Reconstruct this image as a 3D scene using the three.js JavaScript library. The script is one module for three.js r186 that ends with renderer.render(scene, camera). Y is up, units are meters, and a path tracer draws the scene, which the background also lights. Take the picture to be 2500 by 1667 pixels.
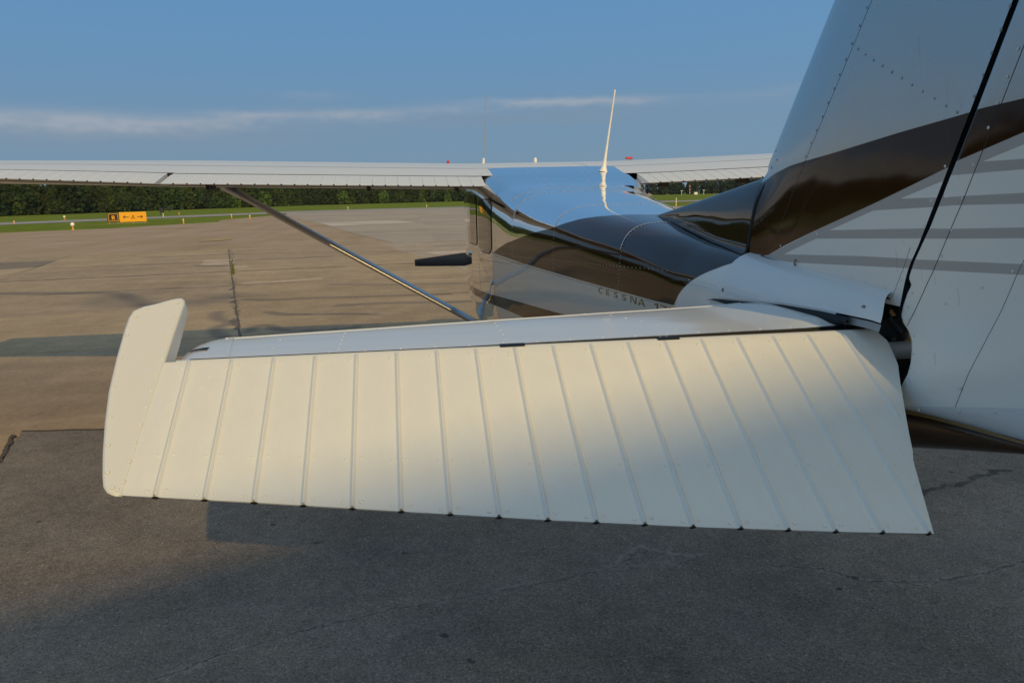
import * as THREE from 'three';
import { mergeGeometries } from 'three/addons/utils/BufferGeometryUtils.js';
import { RoundedBoxGeometry } from 'three/addons/geometries/RoundedBoxGeometry.js';

// ---------------------------------------------------------------- renderer, camera, light
const renderer = new THREE.WebGLRenderer({ antialias: true });
renderer.toneMapping = THREE.LinearToneMapping;
renderer.toneMappingExposure = 1.0;
renderer.shadowMap.enabled = true;
const scene = new THREE.Scene();
const R = THREE.MathUtils.degToRad;
const camera = new THREE.PerspectiveCamera(48.84, 1024 / 682, 0.05, 4000);
camera.position.set(-1.064, 1.684, 4.9291);
camera.rotation.set(R(-10.9918), R(-7.6899), R(-1.3267), 'YXZ');

const SUN = new THREE.Vector3(0.2, 0.4305, 0.88).normalize();
const sun = new THREE.DirectionalLight(new THREE.Color().setRGB(1, 0.70, 0.28), 2.2);
sun.position.copy(SUN).multiplyScalar(120);
sun.castShadow = true;
sun.shadow.mapSize.set(4096, 4096);
Object.assign(sun.shadow.camera, { left: -40, right: 40, top: 40, bottom: -40, near: 1, far: 300 });
scene.add(sun, sun.target);
scene.fog = new THREE.FogExp2(new THREE.Color().setRGB(0.75, 0.85, 1), 0.00009);

// ---------------------------------------------------------------- noise
function rng(seed) { let s = seed | 0; return () => { s = (s + 0x6d2b79f5) | 0; let t = Math.imul(s ^ (s >>> 15), 1 | s); t = (t + Math.imul(t ^ (t >>> 7), 61 | t)) ^ t; return ((t ^ (t >>> 14)) >>> 0) / 4294967296; }; }
const TAB = new Float32Array(65536); { const r = rng(77); for (let i = 0; i < 65536; i++) TAB[i] = r(); }
const hash = (x, y) => TAB[((x & 255) + ((y & 255) << 8)) & 65535];
function vnoise(x, y) {
  const xi = Math.floor(x), yi = Math.floor(y); let fx = x - xi, fy = y - yi;
  fx = fx * fx * (3 - 2 * fx); fy = fy * fy * (3 - 2 * fy);
  const a = hash(xi, yi), b = hash(xi + 1, yi), c = hash(xi, yi + 1), d = hash(xi + 1, yi + 1);
  return a + (b - a) * fx + (c - a) * fy + (a - b - c + d) * fx * fy;
}
function fbm(x, y, o = 4) { let s = 0, a = 0.5, t = 0; for (let i = 0; i < o; i++) { s += a * vnoise(x, y); t += a; a *= 0.5; x = x * 2.03 + 17.3; y = y * 2.03 + 9.1; } return s / t; }
const clamp = (x, a = 0, b = 1) => Math.min(b, Math.max(a, x));
const sstep = (a, b, x) => { const t = clamp((x - a) / (b - a)); return t * t * (3 - 2 * t); };
const lerp = (a, b, t) => a + (b - a) * t;
const lin2s = (c) => Math.round(255 * clamp(c <= 0.0031308 ? c * 12.92 : 1.055 * Math.pow(c, 1 / 2.4) - 0.055));
function interp(tab, x) { // tab: [[x, y...]...]
  const k = tab[0].length;
  if (x <= tab[0][0]) return tab[0].slice(1);
  for (let i = 1; i < tab.length; i++) if (x <= tab[i][0]) { const t = (x - tab[i - 1][0]) / (tab[i][0] - tab[i - 1][0]); const o = []; for (let j = 1; j < k; j++) o.push(lerp(tab[i - 1][j], tab[i][j], t)); return o; }
  return tab[tab.length - 1].slice(1);
}

// ---------------------------------------------------------------- sky (one computed sky: air and clouds)
{
  const W = 2048, H = 1024, data = new Float32Array(W * H * 4);
  const streaks = [ // azimuth from straight ahead (deg), elevation, half width, half height, strength
    [-23, 5.55, 8.5, 0.62, 0.8], [-17, 5.25, 7, 0.45, 0.5], [-10.6, 5.95, 3.6, 0.3, 0.85], [-12, 5.5, 4, 0.3, 0.3], [-3.2, 6.05, 5.2, 0.36, 0.75], [3.2, 6.3, 3.6, 0.24, 0.55], [10, 6.72, 6.2, 0.24, 0.9], [15, 6.6, 4.6, 0.26, 0.6],
    [-6.5, 7.3, 3, 0.22, 0.28], [23, 6.5, 6, 0.25, 0.25], [-35, 5.8, 8, 0.5, 0.5], [33, 6.9, 6, 0.3, 0.4], [-60, 7, 14, 0.6, 0.4], [62, 7.4, 14, 0.5, 0.4], [110, 8, 18, 0.7, 0.4], [-105, 8, 18, 0.7, 0.4]];
  const sAz = Math.atan2(SUN.x, -SUN.z) * 180 / Math.PI, sEl = Math.asin(SUN.y);
  for (let j = 0; j < H; j++) {
    const el = ((j + 0.5) / H - 0.5) * Math.PI, e = el * 180 / Math.PI, ce = Math.cos(el), se = Math.sin(el);
    for (let i = 0; i < W; i++) {
      const a = ((i + 0.5) / W - 0.5) * 2 * Math.PI, dx = Math.cos(a) * ce, dz = Math.sin(a) * ce;
      const cosS = dx * SUN.x + se * SUN.y + dz * SUN.z, ang = Math.acos(clamp(cosS, -1, 1)) * 180 / Math.PI;
      const az = Math.atan2(dx, -dz) * 180 / Math.PI;
      const ee = Math.max(e, 0);
      const lo = [0.185, 0.292, 0.398], mid = [0.125, 0.283, 0.500], hi = [0.074, 0.170, 0.298];
      const t1 = sstep(0.5, 14, ee), t2 = sstep(12, 75, ee);
      const c = [0, 1, 2].map((k) => lerp(lerp(lo[k], mid[k], t1), hi[k], t2));
      // brighter, whiter air towards the low sun behind the camera
      const g = 0.38 * Math.exp(-Math.pow(ang / 58, 2)) + 1.4 * Math.exp(-Math.pow(ang / 17, 2));
      c[0] += g * 0.98; c[1] += g * 0.84; c[2] += g * 0.48;
      if (e > 2 && e < 11) {
        let m = 0, sh = 0; const n = 0.75 * (fbm(az * 0.34 + 40, e * 2.2 + 7, 5) - 0.5) + 0.6 * (fbm(az * 1.3 + 11, e * 7 + 3, 4) - 0.5), n2 = fbm(az * 0.11 + 3, e * 1.3 + 1, 3) - 0.5;
        for (const [ca, cel, hw, hh, st] of streaks) {
          let da = az - ca; if (da > 180) da -= 360; if (da < -180) da += 360;
          const x = da / hw, y = (e - cel + n * 0.55) / hh; if (Math.abs(x) > 2.2 || Math.abs(y) > 7) continue;
          const yy = y > 0 ? y * 1.5 : y * 0.75;
          m += st * Math.exp(-x * x * 1.4 - yy * yy) * (0.75 + n * 1.5);
          const ys = (e - cel + 1.05) / 1.0; sh += st * Math.exp(-x * x * 0.8 - ys * ys);
        }
        m = clamp(m, 0, 1); sh = clamp(sh * (0.8 + n2), 0, 1);
        for (let k = 0; k < 3; k++) { c[k] = lerp(c[k], [0.215, 0.285, 0.372][k], sh * 0.5); c[k] = lerp(c[k], [0.40, 0.425, 0.47][k], clamp(m * 0.78)); }
      }
      if (e < 0) { const d = sstep(0, -6, e); for (let k = 0; k < 3; k++) c[k] = lerp(c[k], [0.09, 0.08, 0.06][k], d); }
      const o = (j * W + i) * 4; data[o] = c[0]; data[o + 1] = c[1]; data[o + 2] = c[2]; data[o + 3] = 1;
    }
  }
  const t = new THREE.DataTexture(data, W, H, THREE.RGBAFormat, THREE.FloatType);
  t.mapping = THREE.EquirectangularReflectionMapping; t.magFilter = THREE.LinearFilter; t.minFilter = THREE.LinearFilter; t.wrapS = THREE.RepeatWrapping; t.needsUpdate = true;
  scene.background = t; scene.environment = t;
}

// ---------------------------------------------------------------- helpers
const used = {};
const numbered = (n) => { const k = used[n] = (used[n] ?? -1) + 1; return k ? n + '_' + String(k).padStart(3, '0') : n; };
function mesh(name, geo, mat, parent = scene, label) {
  const m = new THREE.Mesh(geo, mat); m.name = parent === scene ? numbered(name) : name; m.castShadow = m.receiveShadow = true; parent.add(m);
  if (label) m.userData.label = label; return m;
}
function tag(o, label, category, group) { Object.assign(o.userData, { label, category }); if (group) o.userData.group = group; return o; }
function struct(name, geo, mat) { const m = mesh(name, geo, mat); m.userData.kind = 'structure'; return m; }
function thing(name, label, category, pos = [0, 0, 0], group) { const g = new THREE.Group(); g.name = numbered(name); g.position.set(...pos); scene.add(g); return tag(g, label, category, group); }
const rgb = (r, g, b) => new THREE.Color().setRGB(r, g, b);
const gnd = (c, rough, extra = {}) => new THREE.MeshPhysicalMaterial({ color: c, roughness: rough, metalness: 0, specularIntensity: 0.35, side: THREE.DoubleSide, ...extra });
const std = (c, rough = 0.5, metal = 0, extra = {}) => new THREE.MeshStandardMaterial({ color: c, roughness: rough, metalness: metal, side: THREE.DoubleSide, ...extra });
const V = (x, y, z) => new THREE.Vector3(x, y, z);
function grid(nu, nv, f, uvf) { // f(i/nu, j/nv) -> [x, y, z]
  const p = [], uv = [], ix = [];
  for (let j = 0; j <= nv; j++) for (let i = 0; i <= nu; i++) { const u = i / nu, v = j / nv; p.push(...f(u, v)); uv.push(...(uvf ? uvf(u, v) : [u, v])); }
  for (let j = 0; j < nv; j++) for (let i = 0; i < nu; i++) { const a = j * (nu + 1) + i, b = a + 1, c = a + nu + 1, d = c + 1; ix.push(a, b, d, a, d, c); }
  const g = new THREE.BufferGeometry(); g.setAttribute('position', new THREE.Float32BufferAttribute(p, 3)); g.setAttribute('uv', new THREE.Float32BufferAttribute(uv, 2)); g.setIndex(ix); g.computeVertexNormals(); return g;
}
const merge = (list) => mergeGeometries(list.map((g) => { const q = g.index ? g.toNonIndexed() : g; for (const k of Object.keys(q.attributes)) if (!['position', 'normal', 'uv'].includes(k)) q.deleteAttribute(k); return q; }));
function box(sx, sy, sz, x, y, z) { const g = new THREE.BoxGeometry(sx, sy, sz); g.translate(x, y, z); return g; }
function rbox(sx, sy, sz, x, y, z, r = 0.01) { const g = new RoundedBoxGeometry(sx, sy, sz, 2, r); g.translate(x, y, z); return g; }
function rod(a, b, r0, r1 = r0, n = 12) { const d = b.clone().sub(a), g = new THREE.CylinderGeometry(r1, r0, d.length(), n); g.translate(0, d.length() / 2, 0); g.applyQuaternion(new THREE.Quaternion().setFromUnitVectors(V(0, 1, 0), d.normalize())); g.translate(a.x, a.y, a.z); return g; }
// a thin plate: outline (a, b), mapped by map(a, b, h); h runs from 0 at the top face to -t(a, b); rounded edge
function plate(outline, map, tf, r = 0.003) {
  const n = outline.length, area = THREE.ShapeUtils.area(outline.map(([a, b]) => new THREE.Vector2(a, b)));
  const pts = area > 0 ? outline : outline.slice().reverse();
  const nor = pts.map((p, i) => { const q = pts[(i + n - 1) % n], s = pts[(i + 1) % n]; const e1 = new THREE.Vector2(p[0] - q[0], p[1] - q[1]).normalize(), e2 = new THREE.Vector2(s[0] - p[0], s[1] - p[1]).normalize(); const m = new THREE.Vector2(-e1.y - e2.y, e1.x + e2.x).normalize(); const k = 1 / Math.max(0.5, m.dot(new THREE.Vector2(-e1.y, e1.x))); return [m.x * k, m.y * k]; });
  const tris = THREE.ShapeUtils.triangulateShape(pts.map(([a, b]) => new THREE.Vector2(a, b)), []);
  const rings = [[r, 0], [r * 0.3, -0.3], [0, -1], [0, -2], [r * 0.3, -2.7], [r, -3]];
  const P = [], ix = [];
  const at = (i, ring) => { const [ins, lev] = ring, a = pts[i][0] + nor[i][0] * ins, b = pts[i][1] + nor[i][1] * ins, t = tf(a, b), rr = Math.min(r, t / 2); const h = lev === 0 ? 0 : lev === -0.3 ? -rr * 0.3 : lev === -1 ? -rr : lev === -2 ? -(t - rr) : lev === -2.7 ? -(t - rr * 0.3) : -t; return map(a, b, h); };
  for (const ring of rings) for (let i = 0; i < n; i++) P.push(...at(i, ring));
  for (let k = 0; k < 5; k++) for (let i = 0; i < n; i++) { const a = k * n + i, b = k * n + (i + 1) % n; ix.push(a, a + n, b, b, a + n, b + n); }
  const s = P.length / 3; for (let i = 0; i < n; i++) P.push(...at(i, rings[0])); for (let i = 0; i < n; i++) P.push(...at(i, rings[5]));
  for (const [a, b, c] of tris) ix.push(s + a, s + b, s + c, s + n + a, s + n + c, s + n + b);
  const g = new THREE.BufferGeometry(); g.setAttribute('position', new THREE.Float32BufferAttribute(P, 3)); g.setAttribute('uv', new THREE.Float32BufferAttribute(new Float32Array(P.length / 3 * 2), 2)); g.setIndex(ix); g.computeVertexNormals(); return g;
}
const domeG = (() => { const g = new THREE.SphereGeometry(1, 8, 3, 0, Math.PI * 2, 0, Math.PI / 2); g.scale(1, 0.42, 1); return g.toNonIndexed(); })();
function rivets(list, r) { // list of [point, normal]
  return merge(list.map(([p, n]) => { const g = domeG.clone(); g.scale(r, r, r); g.applyQuaternion(new THREE.Quaternion().setFromUnitVectors(V(0, 1, 0), n.clone().normalize())); g.translate(p.x, p.y, p.z); return g; }));
}
function dataTex(w, h, f, srgb = true) { // f(x, y, out) fills linear (srgb) or raw 0..1; row 0 is v = 0
  const d = new Uint8Array(w * h * 4), o = [0, 0, 0];
  for (let y = 0; y < h; y++) for (let x = 0; x < w; x++) { f(x, y, o); const i = (y * w + x) * 4; for (let k = 0; k < 3; k++) d[i + k] = srgb ? lin2s(o[k]) : 255 * clamp(o[k]); d[i + 3] = 255; }
  const t = new THREE.DataTexture(d, w, h); t.magFilter = THREE.LinearFilter; t.minFilter = THREE.LinearMipmapLinearFilter; t.generateMipmaps = true; t.wrapS = t.wrapT = THREE.RepeatWrapping; if (srgb) t.colorSpace = THREE.SRGBColorSpace; t.needsUpdate = true; return t;
}
const flat = (pts, y, uvf) => { // horizontal polygon sheet from [x, z] points
  const v = pts.map(([x, z]) => new THREE.Vector2(x, -z)); if (THREE.ShapeUtils.area(v) < 0) { v.reverse(); }
  const tri = THREE.ShapeUtils.triangulateShape(v, []), g = new THREE.BufferGeometry();
  g.setAttribute('position', new THREE.Float32BufferAttribute(v.flatMap((p) => [p.x, y, -p.y]), 3)); g.setAttribute('uv', new THREE.Float32BufferAttribute(v.flatMap((p) => uvf(p.x, -p.y)), 2)); g.setIndex(tri.flat()); g.computeVertexNormals(); return g;
};

// ---------------------------------------------------------------- ground
const grassTex = dataTex(1024, 1024, (x, y, o) => {
  const n = fbm(x / 40, y / 40, 4), f = fbm(x / 5 + 50, y / 9, 3), b = fbm(x / 150 + 9, y / 150 + 2, 3);
  const k = 0.62 + 0.5 * n + 0.45 * (f - 0.5); const dry = sstep(0.45, 0.7, b) * 0.55;
  o[0] = k * lerp(0.19, 0.27, dry); o[1] = k * lerp(0.238, 0.268, dry); o[2] = k * lerp(0.022, 0.034, dry);
});
struct('grass_field', (() => { const g = new THREE.PlaneGeometry(5000, 5000); g.rotateX(-Math.PI / 2); g.translate(0, -0.03, 0); const u = g.attributes.uv; for (let i = 0; i < u.count; i++) u.setXY(i, u.getX(i) * 5000 / 42, u.getY(i) * 5000 / 42); return g; })(), gnd(rgb(1, 1, 1), 1, { map: grassTex, specularIntensity: 0.1 }));

// tone of the old sun-tanned concrete, and its fine grain
const tan = [0.44, 0.318, 0.198];
const grain = (x, y) => fbm(x * 0.9, y * 0.9, 2);
const farTex = dataTex(1024, 1024, (x, y, o) => { // 60 m tile
  const n = fbm(x / 46, y / 46, 5), s = fbm(x / 9 + 30, y / 120, 4), f = fbm(x / 2.2, y / 2.2, 2);
  const k = 0.98 + 0.30 * (n - 0.5) + 0.22 * (s - 0.5) + 0.12 * (f - 0.5);
  o[0] = k * tan[0] * 1.02; o[1] = k * tan[1] * 1.0; o[2] = k * tan[2] * (1.02 + 0.25 * (n - 0.5));
});
const paleTex = dataTex(1024, 1024, (x, y, o) => {
  const n = fbm(x / 60 + 4, y / 60, 5), s = fbm(x / 120, y / 11 + 30, 4), f = fbm(x / 2.2 + 7, y / 2.2, 2);
  const k = 0.98 + 0.34 * (n - 0.5) + 0.34 * (s - 0.5) + 0.10 * (f - 0.5);
  o[0] = k * 0.46; o[1] = k * 0.372; o[2] = k * 0.285;
});
const uvm = (m) => (x, z) => [x / m, -z / m];
const FAR = gnd(rgb(1, 1, 1), 0.93, { map: farTex }), PALE = gnd(rgb(1, 1, 1), 0.9, { map: paleTex });
// apron base: everything the slabs do not cover
struct('apron', flat([[-130, 40], [-130, 24], [-70, -20], [-28.1, -50.3], [-22.6, -54.4], [-17.4, -64.6], [-18.9, -72], [-13, -112], [24, -112], [30, -84], [41, -50], [60, -20], [150, 10], [150, 70], [-130, 70]], -0.014, uvm(60)), FAR);
struct('apron_lane', flat([[-13.4, -79], [-11.9, -72], [-7.55, -52.9], [-3.73, -33.95], [-1.63, -24.6], [-0.5, -18.9], [-0.05, -15.6], [42, -30], [38, -52], [29, -84], [23.5, -112], [-19, -112]], -0.006, uvm(47)), PALE);
const GREY = std(rgb(0.42, 0.37, 0.325), 0.92, 0, { map: null });
const asphTex = dataTex(512, 512, (x, y, o) => { const n = fbm(x / 60, y / 60, 4), f = fbm(x / 3, y / 3, 2), k = 0.85 + 0.35 * (n - 0.5) + 0.25 * (f - 0.5); o[0] = o[1] = o[2] = k; });
GREY.map = asphTex;
struct('taxiway', flat([[-260, 205], [-110, 5], [-40, -75], [-33, -83], [-18.7, -100.5], [-12, -110], [25, -110], [47.8, -118], [320, -132], [320, -150], [46, -136], [9, -125.5], [-7, -124.4], [-18.6, -121], [-35.3, -99.6], [-46, -86.5], [-120, 4], [-272, 205]], -0.002, uvm(20)), GREY);
struct('concrete_pad', flat([[-7.79, -54.05], [-1.94, -54.67], [-0.41, -47.68], [-5.85, -45.55]], -0.001, uvm(31)), std(rgb(1.36, 1.36, 1.36), 0.9, 0, { map: paleTex })).userData.label = 'pale rectangle of newer concrete in the apron beyond the propeller';

// --- slabs of the near apron: unique weathering over x -14..6, z -24..-0.4
const UX = (x) => (x + 14) / 20, UZ = (z) => (z + 24) / 23.6;
const slabTex = (() => {
  const N = 2048, cv = document.createElement('canvas'); cv.width = cv.height = N; const c = cv.getContext('2d');
  const px = ([x, z]) => [UX(x) * N, UZ(z) * N];
  c.fillStyle = '#000'; c.fillRect(0, 0, N, N); c.lineCap = c.lineJoin = 'round';
  const path = (pts, w, a, ch, blur = 0) => { c.globalAlpha = a; c.strokeStyle = ch; c.lineWidth = w * N / 20; c.filter = blur ? `blur(${blur}px)` : 'none'; c.beginPath(); pts.forEach((p, i) => { const q = px(p); if (i) { const pr = px(pts[i - 1]); c.quadraticCurveTo(pr[0], pr[1], (pr[0] + q[0]) / 2, (pr[1] + q[1]) / 2); } else c.moveTo(...q); }); c.lineTo(...px(pts[pts.length - 1])); c.stroke(); };
  const poly = (pts, a, ch, blur = 0) => { c.globalAlpha = a; c.fillStyle = ch; c.filter = blur ? `blur(${blur}px)` : 'none'; c.beginPath(); pts.forEach((p, i) => (i ? c.lineTo(...px(p)) : c.moveTo(...px(p)))); c.closePath(); c.fill(); };
  // red: dark marks; green: pale marks; blue: yellow paint
  path([[-9.2, -11.2], [-7.3, -10.7], [-6.9, -10.6], [-6.5, -10.2], [-6.0, -9.3], [-5.5, -8.4]], 0.36, 0.65, '#f00', 8);
  path([[-4.3, -9.5], [-4.6, -8.4], [-6.4, -8.6], [-6.6, -9.8]], 0.6, 0.35, '#f00', 12);
  path([[-4.05, -7.2], [-4.0, -6.8], [-3.8, -6.3], [-3.55, -6.05], [-3.75, -5.7], [-3.6, -5.2], [-3.3, -4.6]], 0.2, 0.62, '#f00', 4);
  path([[-3.25, -7.0], [-3.0, -6.65], [-2.6, -6.58], [-2.25, -6.5], [-1.6, -6.3]], 0.18, 0.65, '#f00', 3);
  path([[-3.95, -8.7], [-3.5, -8.45], [-3.05, -8.52], [-1.8, -8.4], [-0.4, -8.3]], 0.18, 0.6, '#f00', 3);
  path([[-3.2, -5.2], [-3.2, -5.7], [-3.0, -5.7], [-2.85, -5.25], [-2.5, -5.1], [-1.8, -5.2]], 0.18, 0.6, '#f00', 3);
  path([[-2.6, -10.6], [-1.2, -10.0], [0.3, -9.9], [1.2, -9.6]], 0.3, 0.35, '#f00', 5);
  path([[-2.2, -7.4], [-1.4, -7.5], [-0.4, -7.25], [0.4, -7.3]], 0.24, 0.5, '#f00', 4);
  path([[-12, -9.5], [-9.6, -9.2], [-8, -8.6]], 0.14, 0.3, '#f00', 6);
  poly([[-14, -20.5], [-13.5, -20.4], [-12.1, -20.7], [-11.4, -17.9], [-12.2, -17.5], [-14, -17.2]], 0.62, '#f00', 2);
  path([[-12.1, -20.7], [-11.4, -17.9], [-10.9, -14.6], [-11.6, -13.9]], 0.05, 0.7, '#f00', 1);
  poly([[-7.1, -18.6], [-6.2, -18.5], [-5.85, -16.5], [-6.7, -16.6]], 1, '#0f0', 2);
  poly([[-5.9, -16.1], [-5.35, -16.1], [-5.2, -15.3], [-5.75, -15.2]], 0.5, '#0f0', 3);
  path([[-6.75, -16.4], [-5.95, -16.25]], 0.22, 0.8, '#f00', 2);
  path([[-4.47, -11.5], [-3.8, -11.6], [-3.05, -11.85]], 0.24, 0.95, '#0f0', 2); path([[-5.6, -11.15], [-4.75, -11.3]], 0.12, 0.7, '#0f0', 2);
  path([[-1.3, -10.7], [0.2, -10.7], [1.6, -10.9]], 0.12, 0.6, '#0f0', 2);
  poly([[-0.52, -18.95], [0.8, -19.05], [0.76, -18.5], [-0.2, -17.8]], 0.9, '#0f0', 2);
  const rr = rng(5);
  for (const z0 of [-21.3, -18.2, -14.55, -11.2, -7.95, -4.55]) for (let x = -14; x < 6; x += 0.16) { if (fbm(x * 0.35 + z0, z0 * 3, 2) < (x < -3.5 ? 0.44 : 0.68)) continue; const z = z0 - 0.128 * (x + 4); path([[x, z + (rr() - 0.5) * 0.05], [x + 0.2, z - 0.026 + (rr() - 0.5) * 0.05]], (0.05 + 0.09 * rr()) * (0.6 + 0.08 * -z0), 0.25 + 0.35 * rr(), '#f00', 0); }
  for (let i = 0; i < 90; i++) { const z = -24 + 23.4 * rr(), x = -3.29 - 0.2215 * (-5.02 - z) + (rr() - 0.5) * 0.1; path([[x, z], [x + 0.03 * (rr() - 0.5), z + 0.25 * rr()]], 0.03 + 0.07 * rr(), 0.5 + 0.4 * rr(), '#f00', 0); }
  for (let i = 0; i < 46; i++) { const x = -14 + 20 * rr(), z = -24 + 23 * rr(), l = 0.4 + 2.2 * rr(), d = rr() < 0.6; path([[x, z], [x + l * 0.5, z - 0.06 * l + (rr() - 0.5) * 0.25], [x + l, z - 0.15 * l]], 0.06 + 0.16 * rr(), 0.08 + 0.2 * rr(), d ? '#f00' : '#0f0', 0); }
  for (let i = 0; i < 26; i++) { const x = -14 + 20 * rr(), z = -24 + 23 * rr(), s = 0.06 + 0.16 * rr(); poly([[x, z], [x + s * 2, z - s * 0.3], [x + s * 2.2, z + s * 0.5], [x + s * 0.4, z + s * 0.6]], 0.3 + 0.3 * rr(), '#f00', 2); }
  // sandy efflorescence
  for (let i = 0; i < 60; i++) { const x = -2.0 + (rr() - 0.5) * 1.6, z = -6.2 + (rr() - 0.5) * 3.2; path([[x, z], [x + 0.2 * rr(), z + 0.25 * (rr() - 0.5)]], 0.02 + 0.06 * rr(), 0.3, '#0f0', 3); }
  c.filter = 'none'; c.globalAlpha = 1;
  const im = c.getImageData(0, 0, N, N).data;
  return dataTex(N, N, (x, y, o) => {
    const i = (y * N + x) * 4, dk = im[i] / 255, pl = im[i + 1] / 255; // row 0 = z -24 = v 0
    const n = fbm(x / 120, y / 120, 4), n2 = fbm(x / 22 + 80, y / 30, 4), f = fbm(x / 2.3, y / 2.3, 2), st = fbm(x / 260 + 3, y / 34 + 5, 4);
    let k = 1 + 0.26 * (n - 0.5) + 0.26 * (n2 - 0.5) + 0.30 * (f - 0.5) + 0.30 * (st - 0.5);
    const near = 1 - 0.10 * sstep(0.62, 0.9, y / N); k *= near;
    const dm = dk * (0.6 + 0.8 * n2), pm = pl * (0.5 + 0.9 * n2);
    k *= 1 - 0.66 * clamp(dm);
    o[0] = lerp(k * tan[0], 0.64, pm * 0.85); o[1] = lerp(k * tan[1] * (1 + 0.12 * dm), 0.47, pm * 0.85); o[2] = lerp(k * tan[2] * (1 + 0.4 * dm), 0.33, pm * 0.85);
  });
})();
const bumpTile = dataTex(512, 512, (x, y, o) => { const a = vnoise(x / 2, y / 2) * 0.5 + vnoise(x / 4.1 + 9, y / 4.1) * 0.35 + fbm(x / 40, y / 40, 3) * 0.5; o[0] = o[1] = o[2] = a * 0.75; }, false);
const slabPale = gnd(rgb(1.07, 1.13, 1.28), 0.9, { map: slabTex });
const slabMats = [[1, 1, 1], [0.95, 0.95, 0.97], [1.05, 1.04, 1.01], [0.985, 0.97, 0.94]].map((t) => gnd(rgb(...t), 0.9, { map: slabTex }));
{
  const apron = new THREE.Group(); apron.name = 'concrete_slabs'; apron.userData.kind = 'structure'; scene.add(apron);
  mesh('joint_filler', flat([[-14.55, -22.8], [-4, -24.15], [2.8, -25.02], [7.6, -1.2], [-4, -0.96], [-14.55, -0.5]], -0.0045, uvm(4)), std(rgb(0.13, 0.105, 0.08), 0.95), apron);
  const rr = rng(11);
  // lane edges as x at a given z (the crack, the lane joint) and cross joints (slightly skewed)
  const crackX = (z) => -3.29 - 0.2215 * (-5.02 - z) , laneX = (z) => 0.98 + 0.2 * (z + 8.2);
  const cross = [-24.2, -21.3, -18.2, -14.55, -11.2, -7.95, -4.55, -0.98], skew = (x) => -0.128 * (x + 4);
  const lanes = [[() => -14.6, (z) => crackX(z) - 5.1], [(z) => crackX(z) - 5.1, crackX], [crackX, laneX], [laneX, (z) => laneX(z) + 5.2]];
  for (let k = 0; k + 1 < cross.length; k++) lanes.forEach(([L, Rr], li) => {
    const g = 0.006, z0 = cross[k], z1 = cross[k + 1], ft = k === cross.length - 2 ? 0 : 1, nSide = 14;
    const pts = [], jag = (s) => (li === 1 || li === 2) && s ? 0.022 : 0.003;
    const edge = (X, sgn, up, jg) => { for (let i = 0; i <= nSide; i++) { const t = up ? i / nSide : 1 - i / nSide; let z = lerp(z0, z1, t); const x = X(z) + sgn * (g + jg * rr()); z += (t < 0.5 || ft ? skew(x) : 0.055 * (x + 3.4) * (x > -4.3 ? 1 : 0)); pts.push([x, z + (t === 0 ? 0.011 : t === 1 ? -0.011 : 0)]); } };
    edge(L, 1, true, jag(li === 2)); edge(Rr, -1, false, jag(li === 1));
    const y = (rr() - 0.5) * 0.003;
    const top = flat(pts, y, (x, z) => [UX(x), UZ(z)]);
    const p = [], uv = []; for (let i = 0; i < pts.length; i++) { const a = pts[i], b = pts[(i + 1) % pts.length]; p.push(a[0], y, a[1], b[0], y, b[1], b[0], -0.02, b[1], a[0], y, a[1], b[0], -0.02, b[1], a[0], -0.02, a[1]); for (let q = 0; q < 6; q++) uv.push(UX(a[0]), UZ(a[1])); }
    const side = new THREE.BufferGeometry(); side.setAttribute('position', new THREE.Float32BufferAttribute(p, 3)); side.setAttribute('uv', new THREE.Float32BufferAttribute(uv, 2)); side.computeVertexNormals();
    mesh('slab', merge([top, side]), li === 3 ? slabPale : slabMats[Math.floor(rr() * 4)], apron);
  });
  // weeds in the joint
  const w = []; for (let i = 0; i < 60; i++) { const z = -13.6 - 4.6 * rr() * rr(), x = crackX(z) + (rr() - 0.5) * 0.05, h = 0.02 + 0.05 * rr(), a = rr() * 6; const g = new THREE.PlaneGeometry(0.03, h); g.translate(0, h / 2, 0); g.rotateX(0.4 * (rr() - 0.5)); g.rotateY(a); g.translate(x, -0.004, z); w.push(g); }
  const wm = mesh('joint_weeds', merge(w), std(rgb(0.10, 0.12, 0.025), 1), apron); wm.userData.kind = 'stuff';
}
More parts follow.
